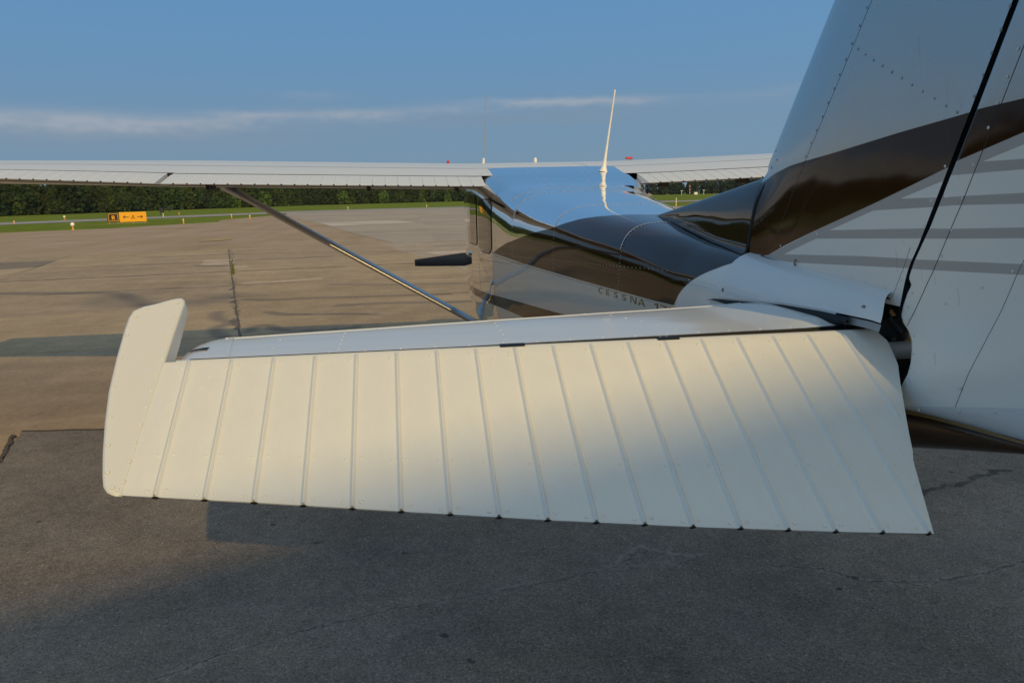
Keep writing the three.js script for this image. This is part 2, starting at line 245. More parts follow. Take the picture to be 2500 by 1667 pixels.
// --- the darker asphalt the tail stands on
{
  const N = 2048, cv = document.createElement('canvas'); cv.width = cv.height = N; const c = cv.getContext('2d');
  const PX = ([x, z]) => [(x + 4.6) / 8.2 * N, (z + 1.4) / 8.2 * N];
  c.fillStyle = '#000'; c.fillRect(0, 0, N, N); c.lineCap = c.lineJoin = 'round';
  const rr = rng(31);
  const crack = (pts, w0, col, al, jit = 0.02) => { // wandering crack drawn in short steps
    let prev = null; for (let i = 0; i + 1 < pts.length; i++) { const m = 12; for (let k = 0; k <= m; k++) { const t = k / m, p = [lerp(pts[i][0], pts[i + 1][0], t) + (rr() - 0.5) * jit, lerp(pts[i][1], pts[i + 1][1], t) + (rr() - 0.5) * jit]; if (prev) { c.globalAlpha = al * (0.5 + 0.5 * rr()); c.strokeStyle = col; c.lineWidth = w0 * (0.4 + 1.2 * rr()) * N / 8.2; c.beginPath(); c.moveTo(...PX(prev)); c.lineTo(...PX(p)); c.stroke(); } prev = p; } }
  };
  const c1 = [[-2.6, 2.55], [-1.94, 2.3], [-1.85, 2.24], [-1.48, 2.1], [-1.17, 2.02], [-0.64, 1.94], [-0.23, 1.86], [-0.04, 1.72]];
  crack(c1, 0.02, '#0f0', 0.4, 0.05); crack(c1, 0.006, '#f00', 0.9, 0.02);
  crack([[-0.23, 1.86], [0.05, 1.83], [0.1, 1.9]], 0.012, '#0f0', 0.6, 0.03); crack([[-0.2, 1.8], [-0.02, 1.66], [0.12, 1.78], [0.25, 1.8]], 0.016, '#0f0', 0.9, 0.03);
  const c2 = [[0.5, 1.95], [0.71, 2.03], [0.85, 2.17], [1.12, 2.22], [1.37, 2.19], [1.62, 2.13], [2.1, 2.0]];
  crack(c2, 0.018, '#0f0', 0.4, 0.05); crack(c2, 0.007, '#f00', 0.9, 0.02);
  crack([[0.9, 1.5], [1.3, 1.46], [1.8, 1.3], [2.4, 1.1]], 0.03, '#f00', 0.8, 0.05);
  crack([[-4.3, 2.6], [-3.4, 2.5], [-2.6, 2.55]], 0.006, '#f00', 0.5, 0.04); crack([[-3.3, 1.95], [-2.4, 1.9]], 0.004, '#f00', 0.4, 0.05);
  for (let i = 0; i < 50; i++) { const x = -4 + 7 * rr(), z = -1 + 5.5 * rr(); crack([[x, z], [x + 0.05 * (rr() - 0.5), z + 0.03 * (rr() - 0.5)]], 0.006 + 0.008 * rr(), rr() < 0.75 ? '#f00' : '#0f0', 0.8, 0.02); }
  const im = c.getImageData(0, 0, N, N).data;
  const tex = dataTex(N, N, (x, y, o) => {
    const i = (y * N + x) * 4, dk = im[i] / 255, pl = im[i + 1] / 255;
    const sp = hash(x * 7 + (y >> 8) * 13, y * 3 + (x >> 8) * 29), sp2 = vnoise(x / 1.6 + 5, y / 1.6), n = fbm(x / 90, y / 90, 4), b = fbm(x / 400 + 2, y / 330, 3), m = fbm(x / 14 + 60, y / 14, 3);
    let k = 0.86 + 0.35 * (n - 0.5) + 0.55 * (b - 0.5) + 0.5 * (sp2 - 0.5) + 0.3 * (m - 0.5); k *= 0.74 + 0.52 * sp;
    if (sp > 0.975) k *= 1.7; if (sp < 0.03) k *= 0.4;
    k *= 1 - 0.7 * dk;
    const w = fbm(x / 60 + 11, y / 60 + 3, 3);
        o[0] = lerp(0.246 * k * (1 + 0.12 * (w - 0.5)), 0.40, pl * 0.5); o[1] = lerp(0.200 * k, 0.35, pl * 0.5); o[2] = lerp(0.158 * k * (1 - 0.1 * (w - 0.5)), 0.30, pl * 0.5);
  });
  const bt = bumpTile; bt.repeat.set(7, 7);
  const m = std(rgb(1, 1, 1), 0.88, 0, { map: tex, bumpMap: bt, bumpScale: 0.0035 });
  const uv = (x, z) => [(x + 4.6) / 8.2, (z + 1.4) / 8.2];
  const fr = rng(8), edge = []; for (let i = 0; i <= 40; i++) { const x = -4.05 + 7.6 * i / 40; edge.push([x, -0.975 + 0.055 * (x + 3.4) + (fr() - 0.5) * 0.03 + 0.02 * Math.sin(x * 5)]); }
  { const wd = [], top = edge.map(([x, z]) => [x, z - 0.004 - 0.012 * fr()]), botE = edge.map(([x, z]) => [x, z + 0.012 + 0.035 * fr() * fr()]).reverse(); wd.push(...top, ...botE); const sd = []; for (let i = 0; i <= 24; i++) { const q = i / 24; sd.push([lerp(-4.07, -3.84, q) - 0.012 - 0.01 * fr(), lerp(-0.95, -0.29, q)]); } const sd2 = sd.map(([x, z]) => [x + 0.016 + 0.022 * fr(), z]).reverse();
    const jm = std(rgb(0.10, 0.08, 0.055), 0.95); const jj = struct('apron_joint', merge([flat(wd, 0.0095, uvm(2)), flat([...sd, ...sd2], 0.0095, uvm(2))]), jm); jj.userData.label = 'dirt filled joint between asphalt and concrete'; }
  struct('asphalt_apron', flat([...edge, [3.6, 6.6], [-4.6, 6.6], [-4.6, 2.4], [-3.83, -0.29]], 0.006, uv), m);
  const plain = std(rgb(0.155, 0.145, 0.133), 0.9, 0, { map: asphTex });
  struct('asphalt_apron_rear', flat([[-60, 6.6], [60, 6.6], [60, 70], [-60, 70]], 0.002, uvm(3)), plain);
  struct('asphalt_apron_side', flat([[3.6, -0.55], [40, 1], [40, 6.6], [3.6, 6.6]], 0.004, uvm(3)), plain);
  struct('concrete_slab_edge', flat([[-14.6, -0.9], [-4.1, -0.99], [-3.86, -0.32], [-4.62, 2.4], [-4.62, 6.6], [-14.6, 6.6]], 0.001, (x, z) => [UX(x) * 0.5, UZ(z - 4)]), slabMats[2]);
}

// ---------------------------------------------------------------- hangar behind the camera (its gable shades the foreground)
{
  const h = thing('hangar', 'tall beige metal hangar behind the tail with low gable roof', 'hangar', [0, 0, 0]);
  const yl = (x, z) => 0.201 * (x + 2.88) + 0.444 * (z - 1.683) - 0.05, z0 = 23.2, xr = 11, xl = -22;
  const yr = yl(xr, z0), ye = yl(xl, z0), wall = std(rgb(0.52, 0.48, 0.40), 0.6), roof = std(rgb(0.45, 0.45, 0.44), 0.5, 0.3), door = std(rgb(0.60, 0.58, 0.52), 0.6);
  const ang = Math.atan2(yr - ye, xr - xl), L = Math.hypot(yr - ye, xr - xl);
  for (const s of [1, -1]) { const g = new THREE.BoxGeometry(L, 0.25, 42); g.translate(L / 2 * -s, -0.125, 0); g.rotateZ(ang * s); g.translate(xr, yr, z0 + 21); mesh('roof_slope', g, roof, h); }
  const sh = new THREE.Shape(); sh.moveTo(xl + 0.6, 0); sh.lineTo(2 * xr - xl - 0.6, 0); sh.lineTo(2 * xr - xl - 0.6, ye - 0.2); sh.lineTo(xr, yr - 0.35); sh.lineTo(xl + 0.6, ye - 0.2); sh.closePath();
  const w = new THREE.ExtrudeGeometry(sh, { depth: 40, bevelEnabled: false }); w.translate(0, 0, z0 + 0.6); mesh('wall', w, wall, h);
  for (let i = 0; i < 6; i++) mesh('door_leaf', rbox(4.6, 5.2, 0.12, xr - 14 + i * 4.72 + 1.9, 2.62, z0 + 0.5 - (i % 2) * 0.14, 0.03), door, h);
  mesh('door_rail', rbox(30, 0.35, 0.3, xr - 0.2, 5.45, z0 + 0.4, 0.03), roof, h);
}

// ---------------------------------------------------------------- woods
function crownGeo(seed, n, h, w, shape, size) { // leaf clumps spread through a crown of height h, half width w
  const r = rng(seed), P = [], C = [];
  for (let i = 0; i < n; i++) {
    const t = Math.pow(r(), shape === 'cone' ? 1.35 : 0.9), a = r() * Math.PI * 2;
    const lob = 0.72 + 0.5 * vnoise(a * 1.6 + seed * 3, t * 4 + seed);
    const prof = shape === 'cone' ? (1 - t) * 0.95 + 0.06 : Math.sqrt(Math.max(0.02, 1 - Math.pow((t - 0.42) / 0.6, 2)));
    const rad = w * prof * lob * Math.sqrt(0.25 + 0.75 * r()), x = Math.cos(a) * rad, z = Math.sin(a) * rad, y = h * (0.06 + 0.94 * t) + (r() - 0.5) * size;
    const q = new THREE.Quaternion().setFromEuler(new THREE.Euler((r() - 0.5) * 2.2, r() * 6.28, (r() - 0.5) * 2.2)), s = size * (0.55 + 0.8 * r());
    const v = [[-s, -s * 0.5], [s, -s * 0.55], [s * 0.7, s * 0.6], [-s * 0.6, s * 0.5]].map(([p, u]) => V(p, u, 0).applyQuaternion(q).add(V(x, y, z)));
    const tone = 0.55 + 0.75 * vnoise(x * 0.9 + seed * 7, y * 0.8 + z * 0.6) + (r() - 0.5) * 0.35;
    for (const k of [0, 1, 2, 0, 2, 3]) { P.push(v[k].x, v[k].y, v[k].z); C.push(tone, tone * (0.96 + 0.08 * r()), tone * 0.9); }
  }
  const g = new THREE.BufferGeometry(); g.setAttribute('position', new THREE.Float32BufferAttribute(P, 3)); g.setAttribute('color', new THREE.Float32BufferAttribute(C, 3)); g.computeVertexNormals(); return g;
}
{
  const leaf = new THREE.MeshPhysicalMaterial({ color: rgb(0.023, 0.045, 0.009), roughness: 0.95, side: THREE.DoubleSide, vertexColors: true });
  const r = rng(2024);
  const wood = (name, label, line, depth, kinds, gap, hmul, tint) => {
    const spots = []; for (let i = 0; i + 1 < line.length; i++) { const [ax, az] = line[i], [bx, bz] = line[i + 1], L = Math.hypot(bx - ax, bz - az), nx = (bz - az) / L, nz = -(bx - ax) / L; // left of travel = deeper
      for (let s = 0; s < L; s += gap * (0.6 + 0.8 * r())) for (let d = 0; d < depth; d += 3.2) { const o = d + r() * 2.4; spots.push([ax + (bx - ax) * s / L + nx * o + (r() - 0.5) * 2, az + (bz - az) * s / L + nz * o + (r() - 0.5) * 2, d / depth]); } }
    const by = kinds.map(() => []); spots.forEach((p) => by[Math.floor(r() * kinds.length)].push(p));
    kinds.forEach((g, k) => {
      const im = new THREE.InstancedMesh(g, leaf, by[k].length); im.name = numbered(name); im.userData.kind = 'stuff'; im.userData.label = label; im.castShadow = im.receiveShadow = true;
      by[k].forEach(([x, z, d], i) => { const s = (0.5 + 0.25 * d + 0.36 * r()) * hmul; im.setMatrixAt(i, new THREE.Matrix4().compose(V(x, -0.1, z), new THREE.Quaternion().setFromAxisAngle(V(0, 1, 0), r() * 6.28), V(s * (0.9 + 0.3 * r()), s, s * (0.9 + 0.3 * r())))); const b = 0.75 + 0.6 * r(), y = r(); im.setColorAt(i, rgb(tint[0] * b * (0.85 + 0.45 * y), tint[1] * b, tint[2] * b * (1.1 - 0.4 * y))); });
      scene.add(im);
    });
  };
  const round = [crownGeo(1, 560, 8.6, 4.6, 'round', 0.55), crownGeo(2, 560, 9.6, 4.0, 'round', 0.55), crownGeo(3, 460, 10.5, 3.0, 'cone', 0.5), crownGeo(7, 460, 5.2, 3.6, 'round', 0.5)];
  wood('woodland', 'dense green wood along the left edge of the airfield', [[-230, 30], [-150, -60], [-104, -118], [-78, -153], [-71, -167], [-63, -199], [-31, -257], [22, -278], [60, -300]], 14, round, 3.6, 0.92, [1, 1, 1]);
  const far = [crownGeo(4, 200, 10.5, 3.8, 'round', 0.9), crownGeo(5, 200, 11, 3.0, 'cone', 0.8)];
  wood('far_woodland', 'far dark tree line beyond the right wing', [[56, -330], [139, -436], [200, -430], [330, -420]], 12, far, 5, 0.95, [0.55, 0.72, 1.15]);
  // lighter young trees standing out at the edge of the wood
  const bark = std(rgb(0.06, 0.045, 0.03), 1), bright = new THREE.MeshPhysicalMaterial({ color: rgb(0.060, 0.108, 0.016), roughness: 0.95, side: THREE.DoubleSide, vertexColors: true });
  const kinds = [crownGeo(21, 330, 4.2, 1.5, 'cone', 0.34), crownGeo(22, 330, 3.6, 1.8, 'round', 0.34), crownGeo(23, 300, 5.0, 1.6, 'cone', 0.36)];
  const yl = [
    [-79.5, -161, 0, 0.8, 'smaller of two pale young trees at the wood edge behind the left taxiway lights'], [-77.5, -158.5, 1, 0.75, 'broad low pale bush at the wood edge left of the small pale tree'],
    [-49.5, -222, 2, 1.2, 'pale young tree at the wood edge right of the yellow sign, left of the strut'], [-43, -233, 1, 1.3, 'round pale young tree at the wood edge just left of the strut top'], [-39, -241, 0, 1.2, 'pointed pale young tree half hidden by the strut top'],
    [-21.5, -258, 1, 1.25, 'round young tree at the wood edge right of the strut'], [-19, -260, 0, 1.05, 'pointed young tree at the wood edge right of the strut'], [-8.5, -264, 1, 1.2, 'bright round young tree at the wood edge over the middle of the apron'],
    [4.6, -268, 0, 1.0, 'pointed pale young tree at the wood edge over the pale concrete pad'], [14, -271, 2, 1.0, 'tall pale young tree at the wood edge between pad and fuselage'], [24, -276, 0, 0.9, 'pale young tree at the wood edge closest to the fuselage']];
  for (const [x, z, k, s, label] of yl) {
    const t = thing('young_tree', label, 'tree', [x, -0.03, z], 'young trees at the wood edge');
    const c = mesh('crown', kinds[k], bright, t); c.scale.setScalar(s); c.rotation.y = x;
    mesh('trunk', new THREE.CylinderGeometry(0.03 * s, 0.09 * s, 2.2 * s, 7).translate(0, 1.1 * s, 0), bark, t);
  }
}

// ---------------------------------------------------------------- airfield sign, lights, markers
const M = {
  orange: std(rgb(0.78, 0.36, 0.05), 0.5), yellowP: std(rgb(0.85, 0.50, 0.01), 0.45), darkCap: std(rgb(0.05, 0.04, 0.035), 0.6), globe: std(rgb(0.95, 0.93, 0.82), 0.12), white: std(rgb(0.82, 0.82, 0.80), 0.4), red: std(rgb(0.55, 0.03, 0.02), 0.35),
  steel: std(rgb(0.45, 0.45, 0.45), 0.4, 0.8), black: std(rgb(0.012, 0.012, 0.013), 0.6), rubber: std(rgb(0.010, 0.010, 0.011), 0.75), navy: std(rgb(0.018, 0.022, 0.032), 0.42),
};
{
  const s = thing('taxiway_sign', 'yellow and black airfield sign with letter R and A between arrows', 'sign', [-26.8, -0.03, -70.2]);
  s.rotation.y = 0.36; s.scale.setScalar(0.95);
  const face = (w, h, draw) => { const cv = document.createElement('canvas'); cv.width = Math.round(w * 260); cv.height = Math.round(h * 260); draw(cv.getContext('2d'), cv.width, cv.height); const t = new THREE.CanvasTexture(cv); t.colorSpace = THREE.SRGBColorSpace; return std(rgb(1, 1, 1), 0.5, 0, { map: t }); };
  const Y = '#f2a900', K = '#14110d';
  const rFace = face(1.0, 0.86, (c, W, H) => { c.fillStyle = K; c.fillRect(0, 0, W, H); c.strokeStyle = Y; c.lineWidth = H * 0.055; c.strokeRect(W * 0.075, H * 0.09, W * 0.85, H * 0.82); c.fillStyle = Y; c.font = `bold ${H * 0.66}px sans-serif`; c.textAlign = 'center'; c.textBaseline = 'middle'; c.fillText('R', W / 2, H * 0.53); });
  const aFace = face(2.35, 0.9, (c, W, H) => {
    c.fillStyle = Y; c.fillRect(0, 0, W, H); c.fillStyle = K; c.font = `${H * 0.66}px sans-serif`; c.textAlign = 'center'; c.textBaseline = 'middle'; c.fillText('A', W / 2, H * 0.53); c.strokeStyle = K; c.lineWidth = H * 0.07; c.lineCap = 'butt';
    for (const d of [-1, 1]) { const x0 = W / 2 + d * W * 0.15, x1 = W / 2 + d * W * 0.36; c.beginPath(); c.moveTo(x0, H / 2); c.lineTo(x1, H / 2); c.moveTo(x1 - d * H * 0.17, H * 0.34); c.lineTo(x1, H / 2); c.lineTo(x1 - d * H * 0.17, H * 0.66); c.stroke(); }
  });
  const place = (name, w, h, x, y, f, frame, bodyM) => {
    const b = mesh(name, rbox(w, h, 0.22, x, y, 0, 0.025), bodyM, s); const p = new THREE.PlaneGeometry(w - 0.06, h - 0.06); p.translate(x, y, 0.114); mesh(frame, p, f, b);
  };
  place('letter_panel', 1.02, 0.9, -1.22, 0.58, rFace, 'panel_face', M.black); place('arrow_panel', 2.4, 0.94, 0.51, 0.58, aFace, 'panel_face', M.yellowP);
  for (const x of [-1.6, -0.85, -0.5, 0.5, 1.5]) mesh('leg', box(0.06, 0.16, 0.06, x, 0.08, 0), M.orange, s);
  mesh('base_plate', box(3.6, 0.03, 0.4, 0, 0.015, 0), std(rgb(0.3, 0.29, 0.27), 0.9), s);
}
function marker(kind, x, z, h, label, group) {
  const names = { globe: 'taxiway_light', stake: 'marker_post', white: 'marker_post' };
  const t = thing(names[kind], label, kind === 'globe' ? 'taxiway light' : 'marker post', [x, -0.03, z], group);
  if (kind === 'globe') {
    mesh('post', rod(V(0, 0, 0), V(0, h * 0.55, 0), 0.05, 0.045), M.orange, t); mesh('base', rod(V(0, 0, 0), V(0, 0.05, 0), 0.12, 0.1), M.orange, t);
    const g = new THREE.SphereGeometry(0.14, 16, 12); g.translate(0, h * 0.72, 0); mesh('globe', g, M.globe, t); mesh('cap', rod(V(0, h * 0.93, 0), V(0, h, 0), 0.07, 0.04), M.orange, t);
  } else {
    h *= 0.88; mesh('post', rod(V(0, 0, 0), V(0, h * 0.86, 0), 0.058, 0.048), kind === 'white' ? std(rgb(0.8, 0.62, 0.3), 0.5) : M.orange, t); mesh('cap', rod(V(0, h * 0.86, 0), V(0, h, 0), 0.056, 0.04), kind === 'white' ? M.white : M.darkCap, t); mesh('band', rod(V(0, h * 0.5, 0), V(0, h * 0.62, 0), 0.063, 0.06), M.white, t);
  }
}
const LG = 'lights and marker posts along the taxiways';
marker('globe', -24.68, -53.1, 0.55, 'near taxiway light with bright round globe at the apron edge, left of the sign', LG);
marker('globe', -43.5, -97.3, 0.5, 'far taxiway light with bright globe on the grass beyond the taxiway, left of the sign', LG);
marker('stake', -40.85, -79.2, 0.5, 'orange marker post at the far left of the taxiway', LG);
marker('stake', -19.66, -62.3, 0.62, 'tall yellow orange marker post at the tip of the grass strip right of the sign', LG);
marker('stake', -34.2, -113, 0.55, 'small far orange marker post beyond the taxiway, right of the dark cabinet', LG);
marker('stake', -19.62, -80.1, 0.66, 'left one of the paired orange marker posts on the taxiway left of the strut', LG);
marker('stake', -16.24, -72.5, 0.66, 'right one of the paired orange marker posts, nearest the strut', LG);
marker('white', -10.65, -125.2, 0.6, 'pale yellow marker post on the grass edge above the middle of the apron', LG);
marker('white', 2.5, -127.2, 0.6, 'pale yellow marker post on the grass edge next to the fuselage', LG);
marker('white', 30.71, -82.1, 1.1, 'orange and white marker post in the grass right of the fuselage under the right wing', LG);
marker('white', -31.87, -97.8, 0.55, 'pale orange marker post in front of the dark cabinet', LG);
{
  const d = thing('equipment_cabinet', 'small dark cabinet on a post beside the taxiway right of the yellow sign', 'cabinet', [-36.7, -0.03, -113.4]);
  mesh('cabinet_box', rbox(0.55, 0.62, 0.4, 0, 0.75, 0, 0.03), M.navy, d); mesh('leg', box(0.08, 0.46, 0.08, -0.17, 0.23, 0), M.navy, d); mesh('leg', box(0.08, 0.46, 0.08, 0.17, 0.23, 0), M.navy, d);
  const d2 = thing('equipment_cabinet', 'far tiny dark cabinet against the wood, right of the nearer dark cabinet', 'cabinet', [-47.4, -0.03, -153.8]);
  mesh('cabinet_box', rbox(0.6, 0.6, 0.4, 0, 0.85, 0, 0.03), M.navy, d2); mesh('leg', box(0.1, 0.56, 0.1, 0, 0.28, 0), M.navy, d2);
  // faded paint on the ground far out
  const chev = thing('paint_marking', 'small worn orange chevron painted on the apron above the strut', 'paint marking', [-13.3, 0.004, -78.8]); mesh('paint', flat([[-1.3, -0.7], [1.3, -0.5], [1.2, 0.6], [-1.2, 0.5]], 0, uvm(1)), std(rgb(0.5, 0.3, 0.1), 0.9), chev);
  const chev2 = thing('paint_marking', 'small orange marking on the far apron left of the fuselage', 'paint marking', [-3.7, 0.004, -95.7]); mesh('paint', flat([[-1.4, -1.4], [1.4, -1.2], [1.2, 1.4], [-1.6, 1.2]], 0, uvm(1)), std(rgb(0.55, 0.31, 0.1), 0.9), chev2);
  const chev3 = thing('paint_marking', 'worn yellow paint patch beside the long crack in the apron', 'paint marking', [-9.5, 0.004, -31.2]); mesh('paint', flat([[-1.0, -0.9], [0.1, -1.3], [0.45, -0.2], [0.2, 1.0], [-0.7, 1.1]], 0, uvm(1)), std(rgb(0.46, 0.32, 0.13), 0.9), chev3);
  // navigation aid far right
  const m = thing('antenna_mast', 'thin red and white banded mast under the right wing', 'mast', [138, -0.03, -357]);
  for (let i = 0; i < 7; i++) mesh('band', rod(V(0, i * 0.72, 0), V(0, i * 0.72 + 0.72, 0), 0.16, 0.16, 8), i % 2 ? M.white : M.red, m);
  for (const [x, z, l] of [[133.8, -357, 'white T shaped antenna left of the banded mast'], [145.2, -357, 'white T shaped antenna right of the banded mast']]) { const t = thing('aerial_post', l, 'antenna', [x, -0.03, z], 'white T shaped antennas'); mesh('post', rod(V(0, 0, 0), V(0, 2.0, 0), 0.12, 0.1, 8), M.white, t); mesh('crossbar', box(1.1, 0.22, 0.22, 0, 2.05, 0), M.white, t); }
  const b = thing('equipment_box', 'low white equipment box right beside the foot of the banded mast', 'box', [141, -0.03, -357]); mesh('housing', rbox(1.6, 1.1, 1.2, 0, 0.6, 0, 0.06), M.white, b); mesh('lid', rbox(1.7, 0.12, 1.3, 0, 1.2, 0, 0.04), M.white, b);
  const hp = thing('gravel_heap', 'small tan heap of gravel in front of the far trees beside the fuselage', 'heap', [124, -0.1, -378]); const hg = new THREE.ConeGeometry(2.4, 1.5, 24, 5, false); const hpP = hg.attributes.position; for (let i = 0; i < hpP.count; i++) { const k = 0.85 + 0.4 * vnoise(hpP.getX(i) * 1.3, hpP.getZ(i) * 1.3 + hpP.getY(i)); hpP.setX(i, hpP.getX(i) * k); hpP.setZ(i, hpP.getZ(i) * k); } hg.computeVertexNormals(); hg.translate(0, 0.7, 0); mesh('heap_body', hg, std(rgb(0.34, 0.26, 0.18), 1), hp);
}

// ================================================================ the airplane
const plane = thing('airplane', 'small high-wing airplane seen over its drooped white left elevator, polished metal with brown stripes', 'airplane');
// ---- fuselage sections: z, half width, top, shoulder, bottom, roundness above and below
const FT = [[-2.7, .36, 1.40, 1.10, .74, 2.5, 2.5], [-1.75, .52, 1.52, 1.2, .60, 3, 3], [-1.25, .595, 1.84, 1.45, .56, 6, 4], [-.8, .605, 1.86, 1.42, .55, 8, 4], [-.60, .602, 1.86, 1.41, .555, 9, 4], [-.58, .60, 1.881, 1.41, .557, 9, 4], [-.45, .588, 1.857, 1.40, .565, 9, 4], [-.3, .575, 1.827, 1.40, .575, 9, 4], [-.15, .557, 1.79, 1.39, .59, 9, 4], [0, .537, 1.757, 1.37, .605, 7.5, 4],
  [.1, .52, 1.742, 1.35, .62, 6.3, 3.4], [.51, .458, 1.70, 1.30, .70, 4.5, 2.9], [1.27, .349, 1.628, 1.306, .84, 4.5, 2.7], [2.03, .24, 1.566, 1.262, .965, 4, 2.5], [2.5, .173, 1.518, 1.29, 1.02, 3, 2.6], [2.8, .138, 1.500, 1.33, 1.045, 2.5, 2.4], [3.1, .128, 1.485, 1.36, 1.07, 2.3, 2.2], [3.48, .105, 1.462, 1.385, 1.12, 2.1, 2], [3.56, .099, 1.457, 1.388, 1.13, 2.1, 2]];
function section(z, N = 360) { // left half outline from top centre to bottom centre
  const [w, yt, yc, yb, nt, nb] = interp(FT, z), o = [];
  for (let i = 0; i <= N; i++) { const th = Math.PI / 2 - Math.PI * i / N, n = th >= 0 ? nt : nb, c = Math.pow(Math.abs(Math.cos(th)), 2 / n), s = Math.pow(Math.abs(Math.sin(th)), 2 / n); o.push([-w * c, th >= 0 ? yc + (yt - yc) * s : yc - (yc - yb) * s]); }
  return o;
}
function arcSample(z, vs) { // points at arc fractions vs
  const s = section(z), L = [0]; for (let i = 1; i < s.length; i++) L.push(L[i - 1] + Math.hypot(s[i][0] - s[i - 1][0], s[i][1] - s[i - 1][1]));
  const T = L[L.length - 1]; let k = 1; return vs.map((v) => { const d = v * T; while (k < L.length - 1 && L[k] < d) k++; while (k > 1 && L[k - 1] > d) k--; const t = (d - L[k - 1]) / (L[k] - L[k - 1] || 1); return [lerp(s[k - 1][0], s[k][0], t), lerp(s[k - 1][1], s[k][1], t)]; });
}
const sideX = (z, y) => { const [w, yt, yc, yb, nt, nb] = interp(FT, z); const q = y > yc ? (y - yc) / (yt - yc) : (yc - y) / (yc - yb), n = y > yc ? nt : nb; return -w * Math.pow(Math.max(0, 1 - Math.pow(clamp(q), n)), 1 / n); };
const vAt = (z, y) => { const s = section(z); let L = 0, T = 0, v = -1; for (let i = 1; i < s.length; i++) { const d = Math.hypot(s[i][0] - s[i - 1][0], s[i][1] - s[i - 1][1]); if (v < 0 && s[i][1] <= y) { const q = (s[i - 1][1] - y) / (s[i - 1][1] - s[i][1] || 1); v = T + d * clamp(q); } T += d; } return (v < 0 ? T : v) / T; };
